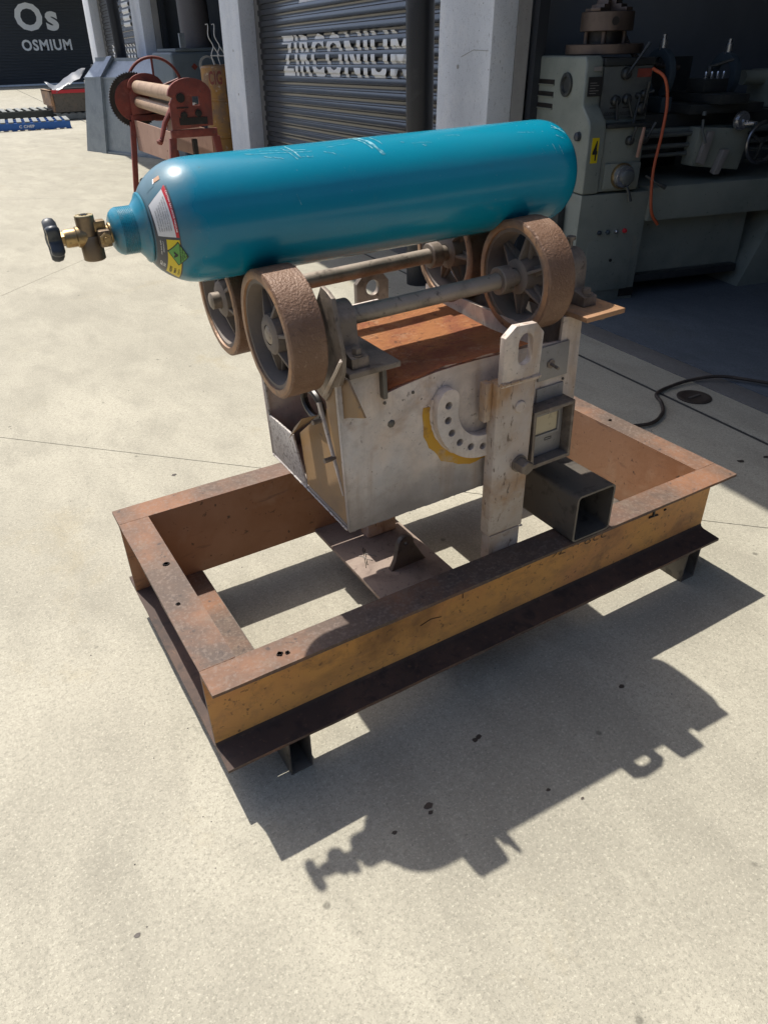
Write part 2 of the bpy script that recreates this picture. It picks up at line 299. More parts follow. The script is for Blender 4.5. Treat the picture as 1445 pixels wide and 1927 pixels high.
M['lathedark'] = mat('lathe_dark_iron', (.045,.05,.05), [((.08,.08,.075), 16, .52, .7, dict(a=.6))], rough=.4, metal=.4)
M['chrome'] = mat('bright_turned_steel', (.55,.56,.58), [((.3,.3,.3), 30, .55, .7, dict(a=.6))], rough=.25, metal=.9)
M['dullsteel'] = mat('dull_oily_steel', (.22,.225,.24), [((.08,.08,.08), 20, .5, .7, {})], rough=.3, metal=.9)
M['orange'] = mat('orange_hose', (.42,.085,.03), rough=.5)
M['rubber'] = mat('black_rubber_cable', (.035,.026,.02), [((.08,.06,.045), 20, .5, .7, dict(a=.6))], rough=.6)
M['chuck'] = mat('brown_chuck_steel', (.14,.105,.085), [((.08,.06,.05), 14, .5, .7, dict(a=.7))], rough=.45, metal=.6)
M['steadyblue'] = mat('steady_rest_blue', (.045,.065,.08), rough=.5)
M['pblue'] = mat('pallet_blue', (.03,.13,.42), [((.10,.16,.25), 9, .58, .7, dict(a=.6))], rough=.65)
M['pgrey'] = mat('weathered_pallet_wood', (.20,.21,.20), [((.12,.13,.13), 6, .5, .7, dict(a=.7))], rough=.85)
M['pdark'] = mat('pallet_dark_wood', (.05,.055,.05), rough=.85)
M['yellow'] = mat('worn_yellow_drum', (.36,.17,.03), [((.20,.12,.07), 5, .44, .58, dict(a=.85, det=8)), ((.5,.42,.34), 12, .62, .70, dict(a=.8)), ((.12,.07,.04), 24, .62, .70, dict(a=.8))], rough=.55, bump=((30, .4, .006),))
M['machine'] = mat('grey_machine_paint', (.12,.155,.18), [((.08,.10,.12), 4, .5, .7, dict(a=.6))], rough=.45)
M['duct'] = mat('brown_grey_duct', (.10,.095,.10), [((.06,.055,.06), 3, .5, .7, dict(a=.6))], rough=.5)
M['bagm'] = mat('grey_plastic_bag', (.16,.17,.18), rough=.4)
M['card'] = mat('cardboard', (.42,.27,.15), rough=.8)
M['paleprint'] = mat('pale_block', (.48,.47,.43), [((.2,.2,.19), 20, .55, .66, dict(a=.7))], rough=.85)
M['window_y'] = mat('yellowed_window', (.50,.42,.27), [((.38,.30,.18), 14, .5, .7, dict(a=.6)), ((.25,.2,.14), 50, .6, .7, dict(a=.5))], rough=.5)
M['greyplate'] = mat('grey_data_plate', (.27,.255,.24), [((.20,.18,.16), 10, .5, .7, dict(a=.7)), ((.1,.09,.08), 80, .62, .7, dict(a=.7))], rough=.5, metal=.2, bump=((90,.3,.001),))
M['redplastic'] = mat('red_plastic', (.45,.01,.02), rough=.4)

# ------------------------------------------------------------------ frames of reference of the place
FA_Y = Vector((.07, 1, 0)).normalized(); FA_X = Vector((1, -.07, 0)).normalized()
LEAN = Matrix(((1,0,.0239,0),(0,1,-.004,0),(0,0,1,0),(0,0,0,1)))   # the yard falls slightly towards the drain: true verticals seen from it
FM = LEAN @ frame((2.60, 0, 0), -FA_Y, FA_X)              # facade: local x = -s, y = inward, z up
def fa(s, off, z): return FM @ Vector((-s, off, z))
JA = lambda y: 2.39+.071*y                          # line of the drain joint in front of the doors

# ------------------------------------------------------------------ ground, floor
def ground():
    b = bmesh.new()
    # fine near, wide far
    P = [b.verts.new(p) for p in ((-80,-60,0),(90,-60,0),(90,110,0),(-80,110,0))]; b.faces.new(P)
    def cut(p, d, w):
        n = Vector((-d[1], d[0], 0)).normalized()
        for sgn in (1, -1):
            bmesh.ops.bisect_plane(b, geom=b.verts[:]+b.edges[:]+b.faces[:], plane_co=Vector((*p,0))+n*sgn*w/2, plane_no=n)
        kill = [f for f in b.faces if abs((f.calc_center_median()-Vector((*p,0))).dot(n)) < w/2*.9 and all(abs((v.co-Vector((*p,0))).dot(n)) < w/2*1.05 for v in f.verts)]
        bmesh.ops.delete(b, geom=kill, context='FACES')
    dA = (.7265, -.758); dC = (.70, .714)
    for k in (-2, -1, 0, 1, 2, 3, 4):
        q = Vector((-.192, 2.218)) + Vector(dC)*5.2*k; cut((q.x, q.y), dA, .0035)
    for k in (-2, -1, 0, 1, 2, 3, 4):
        q = Vector((.095, 4.516)) + Vector(dA)*(5.2*k); 
        cut((q.x, q.y), dC, .0035) if k != 1 else None
    cut((JA(0), 0), (.071, 1), .022)
    r = bmesh.ops.extrude_face_region(b, geom=b.faces[:])
    for v in r['geom']:
        if isinstance(v, bmesh.types.BMVert): v.co.z -= .02
    bmesh.ops.recalc_face_normals(b, faces=b.faces)
    me = bpy.data.meshes.new('ground'); b.to_mesh(me); b.free(); me.materials.append(M['concrete'])
    tag(link(bpy.data.objects.new('ground', me)), 'sunlit beige concrete yard with thin saw cut joints', kind='structure')
    MB().box(-80, 90, -60, 110, -.06, -.012).obj('joint_bed', M['joint']).__setitem__('kind', 'structure')
ground()
jd = Vector((.071,1,0)).normalized(); jn = Vector((1,-.071,0)).normalized(); mb = MB()
for a, b in zip(range(-5, 20), range(-4, 21)):
    o0 = Vector((JA(0),0,0))+jd*a; o1 = Vector((JA(0),0,0))+jd*b
    mb.hexa([o0-jn*.0105, o0+jn*.0105, o1+jn*.0105, o1-jn*.0105] + [p+Vector((0,0,.0075)) for p in (o0-jn*.0105, o0+jn*.0105, o1+jn*.0105, o1-jn*.0105)])
for v in mb.b.verts: v.co.z -= .0105
tag(mb.obj('drain_joint', M['joint']), kind='structure')
# threshold strip and workshop floors (front edge follows the facade)
o = MB(FM).box(-16.4, 1.2, .02, .16, -.005, .006).obj('threshold', M['kerb'], bevel=.003); tag(o, kind='structure')
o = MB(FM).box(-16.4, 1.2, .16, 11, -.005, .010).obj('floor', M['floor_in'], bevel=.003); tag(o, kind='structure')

# ------------------------------------------------------------------ the unit building on the right
bld = thing('industrial_building', fa(8, 0, 0), 'long industrial building with precast concrete columns, black roller doors and open workshop bays', 'building')
CS = [(-1.81,-1.19), (2.84,3.42), (7.36,8.02), (12.04,12.74), (16.7,17.4)]
for a, b in CS:
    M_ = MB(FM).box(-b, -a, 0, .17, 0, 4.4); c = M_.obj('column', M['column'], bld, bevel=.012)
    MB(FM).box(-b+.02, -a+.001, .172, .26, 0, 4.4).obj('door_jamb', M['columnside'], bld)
# near pillar's rougher edge chips
for a, b in CS[:4]:
    MB(FM).box(-a+.004, -a+.05, .275, .345, 0, 4.3).obj('door_track', M['track'], bld)
    MB(FM).box(-b-.05, -b-.004, .275, .345, 0, 4.3).obj('door_track', M['track'], bld)
for a, b in zip(CS, CS[1:]):
    MB(FM).box(-b[0], -a[1], .02, .30, 3.9, 5.6).obj('lintel', M['column'], bld)
MB(FM).box(-17.4, 1.81, .30, 12, 5.3, 5.6).obj('roof', M['soffit'], bld)
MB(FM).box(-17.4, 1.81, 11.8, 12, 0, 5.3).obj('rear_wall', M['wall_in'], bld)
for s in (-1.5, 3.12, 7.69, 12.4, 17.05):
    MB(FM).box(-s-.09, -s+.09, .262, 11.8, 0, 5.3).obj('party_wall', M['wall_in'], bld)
MB(FM).box(-17.4, 1.81, -1.15, 0, 4.15, 4.3).obj('canopy', M['soffit'], bld, bevel=.01)
MB(FM).box(-17.4, 1.81, -1.25, -1.15, 4.05, 4.42).obj('canopy_fascia', M['clad'], bld)
for s in (3.15, 12.53):
    MB().rev([(0,.082),(4.15,.082)], fa(s, -.25, 0), (0,0,1), 40).obj('canopy_post', M['blackpost'], bld)
# small tie holes in the near pillars
def disc_holes(lst):
    for s, z in lst:
        MB(FM).rev([(0,.012),(.003,.011)], (-s, -.002, z), (0,1,0), 14).obj('tie_hole', M['columnside'], bld)
disc_holes([(3.18,1.25),(7.65,1.35),(7.6,.95),(7.66,2.1)])
MB().tube([fa(3.15,-.0015,1.30), fa(3.02,-.0015,1.335), fa(2.86,-.0015,1.33)], .0012, 5).obj('scratch_mark', M['columnside'], bld)

PITCH, RD = .094, .013
def slat_profile():
    # closed rib section (y inward, z) : proud flat, slope, recessed flat, slope
    return [(0,0),(0,.040),(RD,.050),(RD,.084),(0,PITCH)]
def door_depth(z):
    t = z % PITCH; p = slat_profile()
    for (y0,z0),(y1,z1) in zip(p, p[1:]):
        if z0 <= t <= z1:
            u = (t-z0)/(z1-z0); return y0+(y1-y0)*(u*u*(3-2*u) if abs(y1-y0) > .001 else u)
    return 0
def roller_door(s0, s1, off, zmax, letters):
    d = MB(FM).box(-s1, -s0, off-.012, off+.05, 0, .045).obj('roller_door', M['track'], bld)
    p = slat_profile(); mb = MB()
    for (y0,z0),(y1,z1) in zip(p, p[1:]):
        k = 4 if abs(y0-y1) > .001 else 1
        for i in range(k):
            t0, t1 = i/k, (i+1)/k
            sm = lambda t: t*t*(3-2*t) if k > 1 else t
            q = [(y0+(y1-y0)*sm(t), z0+(z1-z0)*t) for t in (t0, t1)]
            vs = [mb.v((x, y, z)) for x, (y, z) in ((0,q[0]),(s1-s0,q[0]),(s1-s0,q[1]),(0,q[1]))]; mb.f(vs)
    bmesh.ops.remove_doubles(mb.b, verts=mb.b.verts, dist=1e-5)
    me = mb.mesh('slat', sharp=60); me.materials.append(M['door'])
    n = int(zmax/PITCH)
    for k in range(n):
        inst(me, 'slat', d, FM @ Matrix.Translation((-s1, off, .047+k*PITCH)))
    for body, sa, sb, za, zb, bold in letters:
        bm = text2d(body, sb-sa, zb-za, bold)
        cuts = []
        k = 0
        while .047+k*PITCH < zb:
            for zz in (0, .040, .0425, .045, .0475, .050, .084, .0865, .089, .0915):
                c = .047+k*PITCH+zz
                if za < c < zb: cuts.append(c-za)
            k += 1
        wrap(bm, lambda x, y: fa(sb-x, off-.004+door_depth(y+za-.047), y+za), cutsy=cuts)
        bmobj(bm, 'lettering', M['whiteprint'], d)
    return d
roller_door(3.42, 7.36, .20, 3.95, [('ZIRCONIUM', 4.13, 6.72, 1.125, 1.465, .032), ('Zr', 4.6, 6.25, 1.69, 2.6, .03)])
roller_door(12.74, 16.7, .20, 3.95, [('IIIUIIIM', 13.1, 16.0, 1.13, 1.47, .03), ('II', 13.9, 15.4, 1.72, 2.6, .06)])

# ------------------------------------------------------------------ far building with its door
far = thing('far_building', (8, 44, 0), 'far charcoal building with the white OSMIUM lettering on its ribbed door', 'building')
MB().box(-40, 5.0, 44.02, 52, 0, 8.5).obj('wall', M['column'], far)
MB().box(10.4, 14, 44.02, 52, 0, 8.5).obj('wall', M['column'], far)
MB().box(5.0, 10.4, 44.02, 52, 5.0, 8.5).obj('wall', M['column'], far)
mb = MB(); z = .06
prof = []
while z < 5.0: prof += [(0, z), (0, z+.05), (.028, z+.065), (.028, z+.11)]; z += .125
for (y0, a), (y1, b) in zip(prof, prof[1:]):
    mb.f([mb.v((5.0,44.05+y0,a)), mb.v((10.4,44.05+y0,a)), mb.v((10.4,44.05+y1,b)), mb.v((5.0,44.05+y1,b))])
fd = mb.obj('roller_door', M['doorfar'], far)
MB().box(5.0, 10.4, 44.03, 44.12, 0, .07).obj('bottom_rail', M['column'], fd)
def bmtext(body, x0, x1, z0, z1, bold, mt, parent, y):
    bm = text2d(body, x1-x0, z1-z0, bold); wrap(bm, lambda x, q: Vector((x0+x, y, z0+q))); bmobj(bm, 'lettering', mt, parent)
bmtext('OSMIUM', 6.52, 8.86, 1.46, 1.93, .032, M['whiteprint'], fd, 44.04)
bmtext('Os', 6.50, 8.46, 2.27, 3.42, .034, M['whiteprint'], fd, 44.04)
MB().box(4.75, 5.0, 43.9, 44.2, 0, 5.2).obj('door_post', M['column'], far, bevel=.01)
MB().box(5.9, 14, 31.0, 44.0, 4.9, 5.1).obj('canopy', M['soffit'], far)  # unseen slab, added and sized to cast the shade strip before the door
# buildings out of view behind and beside the photographer (seen only as reflections)
opp = thing('opposite_building', (-16, 20, 0), 'long dark clad building across the yard, outside the photo', 'building')
MB().box(-24, -16, -20, 50, 0, 5.5).obj('wall', M['clad'], opp)
rb = thing('rear_building', (0, -13, 0), 'dark clad building behind the photographer, outside the photo', 'building')
MB().box(-30, 30, -22, -13, 0, 7).obj('wall', M['clad'], rb)

# ================================================================== ROLLER STAND
L_, W_, H0, T_ = 1.541, .772, .110, .339
st = thing('roller_stand', (.77, .386, 0), 'rusty steel roller stand: channel base frame carrying a dirty white box with four spoked rollers', 'roller stand')
def channel(name, L, M_, mt, c0=0, c1=0):
    """229 x 76 channel: x along, web at y .068-.076, flanges pointing to -y (y from 0)"""
    tw, tf, h, wd = .0075, .011, .229, .076
    P = [(0,H0),(0,H0+tf*.75),(wd-tw-.012,H0+tf+.001),(wd-tw-.004,H0+tf+.005),(wd-tw,H0+tf+.013),
         (wd-tw,T_-tf-.013),(wd-tw-.004,T_-tf-.005),(wd-tw-.012,T_-tf-.001),(0,T_-tf*.75),(0,T_),(wd,T_),(wd,H0)]
    mb = MB(); n = max(2, int(L/.03)); rings = []
    for i in range(n+1):
        x = L*i/n; ring = []
        for j, (y, z) in enumerate(P):
            e = 0
            if j in (0,1,8,9): e = (noise.noise(Vector((x*9, j, L*3)))*.0016+noise.noise(Vector((x*60, j, L*5)))*.0007)
            ring.append(mb.v((x, y+e, z+noise.noise(Vector((x*6, y*9, z*3)))*.0006)))
        rings.append(ring)
    for A, B in zip(rings, rings[1:]):
        for k in range(len(P)): mb.f([A[k], B[k], B[(k+1) % len(P)], A[(k+1) % len(P)]])
    for R in (rings[0][::-1], rings[-1]):
        for q in ((0,1,2,11),(2,3,4,5,10,11),(5,6,7,10),(7,8,9,10)): mb.f([R[i] for i in q]) if False else None
        mb.f(R)
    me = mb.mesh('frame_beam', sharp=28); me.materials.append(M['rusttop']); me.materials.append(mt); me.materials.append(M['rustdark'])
    for f in me.polygons:
        if abs(f.normal.y) > .8 and f.center.y > wd-tw-.004: f.material_index = 1
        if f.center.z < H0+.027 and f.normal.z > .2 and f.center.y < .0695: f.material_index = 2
    o = link(bpy.data.objects.new('frame_beam', me), st, M_); return o
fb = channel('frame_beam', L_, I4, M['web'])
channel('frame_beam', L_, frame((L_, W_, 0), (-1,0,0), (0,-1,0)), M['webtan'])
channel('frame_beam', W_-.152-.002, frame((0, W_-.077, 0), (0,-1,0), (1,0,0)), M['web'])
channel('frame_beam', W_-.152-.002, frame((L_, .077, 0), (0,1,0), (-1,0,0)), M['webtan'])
# weld beads at the joints of the top flanges
def bead(a, b, r=.0022, mt='rusttop', par=None):
    a = Vector(a); b = Vector(b); n = max(3, int((b-a).length/.004)); pts = [a+(b-a)*i/n for i in range(n+1)]
    MB().tube(pts, [r*(1+.35*random.uniform(-1,1)) for _ in pts], 6).obj('weld_bead', M[mt], par or st)
for x0, x1, y in ((.002,.074,.0765),(.002,.074,W_-.0765),(L_-.074,L_-.002,.0765),(L_-.074,L_-.002,W_-.0765)):
    bead((x0,y,T_-.0006),(x1,y,T_-.0006), .0016)
for x in (.0745, L_-.0745):
    for y in (.0755, W_-.0755): bead((x,y,H0+.03),(x,y,T_-.02), .003)
# foot tubes under the frame
def foot(x0, x1):
    t = .004; M_ = MB()
    M_.poly([(x0,0),(x1,0),(x1,H0-.001),(x0,H0-.001)], (.006, W_-.006), 'y', [[(x0+t,t),(x1-t,t),(x1-t,H0-.001-t),(x0+t,H0-.001-t)]])
    for v in M_.b.verts:      # ends cut back at a slant towards the ground
        p = v.co
        if p.y < .2: p.y += (H0-p.z)*.02
    return M_.obj('foot_tube', M['darksteel'], st, bevel=.0015)
foot(.136, .190); foot(1.417, 1.474)
MB().box(.0775, .186, .080, W_-.08, H0-.0005, H0+.006).obj('corner_plate', M['rusttop'], st, bevel=.001)
# cross plate with lug
cp = MB().box(.549, .789, .0775, W_-.0775, .1105, .1215).obj('cross_plate', M['plate'], st, bevel=.0012)
lug = [(-.055,0),(.062,0),(.030,.055)]+circ(-.005,.075,.026,9,-5,185,False)+[(-.040,.03)]
LMx = frame((.690,.395,.1215), (1,.03,0), (0,0,1))
MB().poly(lug, (-.008,.008), 'z', [circ(-.005,.078,.0075,12)]).obj('lug', M['darksteel'], cp, LMx, bevel=.001)
for q in range(4):   # squiggle of weld spatter on the plate
    pts = [(.595+.010*q+.012*math.sin(i*.9+q), .50-.012*i+.01*q, .1222+.001*(i % 2)) for i in range(6)]
    MB().tube(pts, .0012, 5).obj('weld_bead', M['darksteel'], cp)
# loose flake bits on the flanges
for x, y, s in ((.052,.46,.011),(.030,.30,.006),(.155,.035,.010),(.17,.03,.007),(1.50,.44,.008)):
    b = MB()
    for k in range(3):
        a = random.uniform(0,6.3); b.hexa([(x+s*math.cos(a+t)*(.5+.5*random.random()), y+s*.6*math.sin(a+t), T_-.001+z) for z in (0,.004) for t in (0,1.5,3.1,4.7)])
    b.obj('rust_flake', M['oil'], st)
# marks written on the front web (upside down), painted strokes
def webtext(body, xc, zc, w, h, mt, bold=0, tilt=0):
    bm = text2d(body, w, h, bold); c, s_ = math.cos(tilt), math.sin(tilt)
    wrap(bm, lambda x, y: Vector((xc-((x-w/2)*c-(y-h/2)*s_), .0668, zc-((x-w/2)*s_+(y-h/2)*c))))
    bmobj(bm, 'lettering', M['oil'], fb)
webtext('BHP', 1.205, .276, .10, .024, M['oil'], -.02)
webtext('229 x 76', 1.02, .262, .20, .026, M['oil'], -.02, -.03)
def stroke(P, r=.0022):
    MB().tube([(x, .0672, z) for x, z in P], r, 5).obj('paint_mark', M['oil'], fb)
stroke([(1.30,.298),(1.302,.245)], .004); stroke([(1.275,.296),(1.325,.300)], .0035); stroke([(1.285,.247),(1.32,.244)], .0035); stroke([(1.345,.25),(1.352,.252)], .003)
stroke([(1.40,.302),(1.388,.285),(1.40,.272),(1.412,.283),(1.40,.29)], .0022)
stroke([(.640,.300),(.642,.245)], .0012)
stroke([(.95,.296),(.948,.282)], .0012); stroke([(.80,.262),(.95,.292)], .0006)
stroke([(.52,.215),(.55,.222),(.58,.215)], .0008)

# ------------------------------------------------------------------ post on the near side, with lifting lug, pin and bolt
PM = Matrix.Translation((0,0,.33)) @ Matrix(((1,0,-.06,0),(0,1,-.065,0),(0,0,1,0),(0,0,0,1))) @ Matrix.Translation((0,0,-.33))   # the post leans a little outwards
post = MB(PM).box(.718, .820, .0775, .1125, .392, .790).obj('post', M['postpaint'], st, bevel=.007, seg=3)
MB(PM).box(.723, .815, .0800, .1105, .122, .391).obj('post_foot', M['postpaint'], post, bevel=.005)
def pbead(a, b, r):
    a = PM @ Vector(a); b = PM @ Vector(b); bead(a, b, r, 'postpaint', post)
pbead((.719,.0775,.3915),(.819,.0775,.3915), .002)
MB(PM).box(.700,.7175,.0950,.1155,.700,.790).obj('side_plate', M['postpaint'], post, bevel=.002)
lugp = [(.722,.783),(.818,.783),(.821,.886),(.800,.909),(.748,.911),(.722,.890)]
slot = circ(.776,.874,.018,9,0,180,False)+circ(.776,.842,.018,9,180,360,False)
MB(PM).poly(lugp, (.071,.087), 'y', [slot[::-1]]).obj('lifting_lug', M['white'], st, bevel=.0025)
pbead((.719,.071,.791),(.822,.071,.791), .0045)
pbead((.721,.088,.7905),(.819,.088,.7905), .004)
MB(PM).rev([(0,.014),(.004,.014),(.006,.012)], (.779,.078,.726), (0,-1,0), 24).obj('pivot_pin', M['postpaint'], post)
MB(PM).rev([(0,.021),(.006,.021)], (.790,.078,.580), (0,-1,0), 20).rev([(.006,.018),(.030,.018),(.033,.0155)], (.790,.078,.580), (0,-1,0), 6).obj('bolt', M['drysteel'], post)
# far post
post2 = MB().box(.660, .760, .560, .606, .122, .770).obj('post', M['postpaint'], st, bevel=.007, seg=3)
lp2 = [(.664,.750),(.756,.750),(.756,.875),(.735,.900),(.688,.900),(.664,.875)]
MB().poly(lp2, (.575,.590), 'y', [circ(.710,.862,.019,20)[::-1]]).obj('lifting_lug', M['drysteel'], st, bevel=.002)

# ------------------------------------------------------------------ the box (its own slightly tilted frame)
NX = Vector((1,-.0197,.0331)); RM = frame((.37,.115,.512), NX, (0,1,0))
box_e = [(0,0),(.60,-.008),(.602,.338),(.548,.345),(.545,.29)]
lip = [(.545,.292),(.487,.299),(.42,.301),(.372,.302),(.32,.304),(.27,.3045),(.221,.303),(.18,.299),(.14,.294),(.11,.289),(.092,.287)]
front_o = box_e + lip + [(.092,.350),(.0,.350)]
hop = MB(RM).poly(front_o, (0,.008), 'y').obj('hopper_box', M['white'], st, bevel=.0012)
back_o = [(0,0),(.60,-.008),(.602,.338),(.50,.336),(.49,.316),(0,.316)]
MB(RM).poly(back_o, (.407,.415), 'y', [circ(.429,.300,.007,12)[::-1], circ(.405,.297,.003,8)[::-1]]).obj('rear_plate', M['white'], hop, bevel=.0012)
MB(RM).box(.592,.600,.0085,.4065,-.006,.338).obj('end_plate', M['white'], hop)
MB(RM).box(.003,.592,.0085,.4065,0,.008).obj('bottom_plate', M['white'], hop)
MB(RM).poly([(.46,.008),(.468,.008),(.468,.34),(.46,.34)], (.009,.406), 'y').obj('divider_plate', M['white'], hop)
# left end: speckled lower rear corner, scorched tan panel, bright edge bar, tan strip
MB(RM).poly([(.212,.0005),(.4065,.0005),(.4065,.205),(.400,.112),(.262,.117)], (.001,.006), 'x').obj('end_plate', M['speck'], hop, bevel=.0008)
MB(RM).box(.001,.006,.398,.4068,.112,.345).obj('end_plate', M['speck'], hop)
MB(RM).hexa([(.004,.0085,.0005),(.004,.2115,.0005),(.02,.2615,.117),(.045,.0895,.262), (.009,.0085,.0005),(.009,.2115,.0005),(.026,.2615,.117),(.051,.0895,.262)]).obj('chute_plate', M['tanpaint'], hop)
MB(RM).poly([(.0085,.06),(.036,.201),(.050,.262),(.060,.300),(.0085,.345)], (.0,.005), 'x').obj('end_strip', M['tanpaint'], hop, bevel=.0008)
MB(RM).hexa([(-.002,.010,.085),(-.002,.015,.085),(-.002,.096,.262),(-.002,.084,.266),(.004,.010,.085),(.004,.015,.085),(.004,.096,.262),(.004,.084,.266)]).obj('edge_bar', M['white'], hop, bevel=.001)
for y, z in ((.083,.228),(.045,.158)):
    MB(RM).cyl((.004,y,z),(-.022,y-.004,z+.002),.0052).obj('stud', M['drysteel'], hop)
# bent flap
MB(RM).hexa([(.0,.15,.206),(.0,.262,.118),(-.012,.255,.113),(-.030,.150,.190),(.0,.093,.236),(.004,.20,.175),(-.02,.19,.172),(-.034,.105,.232)]).obj('bent_flap', M['tanpaint'], hop, bevel=.001)
def rbead(pts, r=.0022, mt='white'):
    P = [];
    for a, b in zip(pts, pts[1:]):
        a = Vector(a); b = Vector(b); n = max(2, int((b-a).length/.005)); P += [a+(b-a)*i/n for i in range(n)]
    P.append(Vector(pts[-1])); P = [RM @ p for p in P]
    MB().tube(P, [r*(1+.35*random.uniform(-1,1)) for _ in P], 6).obj('weld_bead', M[mt], hop)
rbead([(.0005,.0005,.002),(.0005,.0005,.335)], .0024)
rbead([(.002,.002,-.0005),(.598,.002,-.0085)], .0022)
rbead([(.0005,.41,.0),(.0005,.01,.0)], .0022, 'speck')
rbead([(.034,-.001,.349),(.122,-.001,.349)], .003, 'drysteel')
rbead([(.448,-.001,.0175),(.566,-.001,.0175)], .0022, 'drysteel')
# triangular gusset on the front face below the bearing plate
MB(RM).poly([(-.0006,.348),(-.0006,.262),(-.020,.272),(-.086,.2975),(-.030,.350)], (.010,.0145), 'x').obj('gusset', M['tanpaint'], hop, bevel=.0006)
# jagged torn end plate rising between roller and bearing
jag = [(-.022,.340),(-.040,.372),(-.046,.400),(-.036,.440),(-.022,.500),(-.002,.508),(.018,.512),(.050,.470),(.080,.400),(.120,.340),(.10,.300),(.070,.290),(.045,.285),(.03,.30),(.01,.325)]
MB(RM).poly([(y, z) for y, z in jag], (-.004,.004), 'x').obj('torn_plate', M['drysteel'], hop, bevel=.001)
MB(RM).hexa([(-.012,-.045,.395),(-.004,-.045,.395),(-.006,.03,.305),(-.018,.03,.305),(.004,-.030,.402),(.010,-.028,.400),(.004,.03,.318),(-.002,.035,.312)]).obj('torn_edge', M['white'], hop, bevel=.001)
# vertical stiffener beside the opening
MB(RM).box(.0925,.102,-.012,.035,.283,.3515).obj('stiffener', M['darksteel'], hop, bevel=.001)
# rusty sheet laid in the opening: from the bumpy lip over the front edge to the rear
mb = MB(RM); nx, ny = 40, 26; G = []
def lipz(x):
    P = [(.092,.287),(.11,.289),(.14,.294),(.18,.299),(.221,.303),(.27,.3045),(.32,.304),(.372,.302),(.42,.301),(.46,.300)]
    for (a_, za), (b_, zb) in zip(P, P[1:]):
        if a_ <= x <= b_: return za+(zb-za)*(x-a_)/(b_-a_)
    return .3
for j in range(ny+1):
    row = []
    for i in range(nx+1):
        x = .104+(.452-.104)*i/nx; t_ = j/ny; y = -.006+.350*t_
        z = (lipz(x)+.0085+.002*math.sin(x*60))*(1-min(1, t_*2.5))+(.303)*min(1, t_*2.5)+.0015*noise.noise(Vector((x*9, y*7, .3)))+.012*(t_**2)
        row.append(mb.v((x, y, z)))
    G.append(row)
for j in range(ny):
    for i in range(nx): mb.f([G[j][i], G[j][i+1], G[j+1][i+1], G[j+1][i]])
bmesh.ops.solidify(mb.b, geom=mb.b.faces[:], thickness=.003)
mb.obj('rust_sheet', M['sheet'], hop)
for q in range(14):  # crumbs of scale along its rear edge
    x = .30+.14*random.random(); MB(RM).hexa([(x+random.uniform(-.006,.006), .335+random.uniform(-.005,.008), .296+z) for z in (0,.008) for _ in range(4)]).obj('rust_crumb', M['plate'], hop) if q < 9 else None
MB(RM).box(.25,.32,.400,.4065,.300,.330).obj('weld_patch', M['white'], hop, bevel=.001)
# arc plate with adjustment holes
hc = (.333,.214); Ro, Ri = .126, .074; A0, A1 = 163, 285
outer = circ(*hc, Ro, 26, A0, A1, False); inner = circ(*hc, Ri, 20, A1, A0, False)
mid = (hc[0]+.1*math.cos(math.radians(A0)), hc[1]+.1*math.sin(math.radians(A0)))
cap0 = [(mid[0]+.026*math.cos(math.radians(a)), mid[1]+.026*math.sin(math.radians(a))) for a in (A0-140, A0-115, A0-90, A0-65, A0-40)]
holes = [circ(hc[0]+.1*math.cos(math.radians(a)), hc[1]+.1*math.sin(math.radians(a)), .0085, 14)[::-1] for a in (168,187,206,226,246,265)]
MB(RM).poly(outer+inner+cap0, (-.024,-.001), 'y', holes).obj('index_plate', M['white'], hop, bevel=.002)
for a in (168,187,206,226,246,265):
    MB(RM).rev([(0,.0086),(.001,.0086)], (hc[0]+.1*math.cos(math.radians(a)), -.0012, hc[1]+.1*math.sin(math.radians(a))), (0,-1,0), 12).obj('hole_back', M['oil'], hop)
rbead([(hc[0]+(Ro+.001)*math.cos(math.radians(a)), -.0015, hc[1]+(Ro+.001)*math.sin(math.radians(a))) for a in range(165,275,6)], .0026)
# yellow burnt patch below it (flat paint)
P = circ(*hc, .150, 20, 172, 292, False)+circ(*hc, .10, 18, 292, 172, False)
mb = MB(RM)
for i in range(19): 
    a0, a1 = (math.radians(172+120*k/19) for k in (i, i+1))
    r0, r1 = (.146+.010*noise.noise(Vector((k*.6,3,1)))+.006*math.sin(k/19*3.14) for k in (i, i+1))
    mb.f([mb.v((hc[0]+r*math.cos(a), -.0006, hc[1]+r*math.sin(a))) for r, a in ((.11,a0),(r0,a0),(r1,a1),(.11,a1))])
mb.obj('paint_patch', M['yellowburn'], hop)
# plates, stud and instrument hood on the right of the front
MB(RM).box(.484,.566,-.006,-.0005,.214,.292).obj('cover_plate', M['greyplate'], hop, bevel=.0012)
MB(RM).box(.484,.560,-.005,-.0005,.150,.196).obj('cover_plate', M['greyplate'], hop, bevel=.0012)
MB(RM).rev([(0,.011),(.003,.011)], (.515,-.006,.250), (0,-1,0), 6).cyl((.515,-.006,.250),(.515,-.032,.247),.0035).obj('stud', M['drysteel'], hop)
mb = MB(RM); mb.poly([(.448,.020),(.566,.020),(.566,.164),(.448,.164)], (-.042,-.0005), 'y', [[(.456,.030),(.558,.030),(.558,.155),(.456,.155)]]).obj('instrument_hood', M['drysteel'], hop, bevel=.0015)
MB(RM).box(.4565,.5575,-.014,-.0005,.0305,.1545).obj('instrument_panel', M['greyplate'], hop, bevel=.001)
MB(RM).poly([(.462,.082),(.546,.082),(.546,.142),(.462,.142)], (-.020,-.0142), 'y', [[(.468,.088),(.540,.088),(.540,.136),(.468,.136)]]).obj('window_frame', M['greyplate'], hop, bevel=.001)
MB(RM).box(.469,.539,-.0158,-.0142,.089,.135).obj('window_pane', M['window_y'], hop)
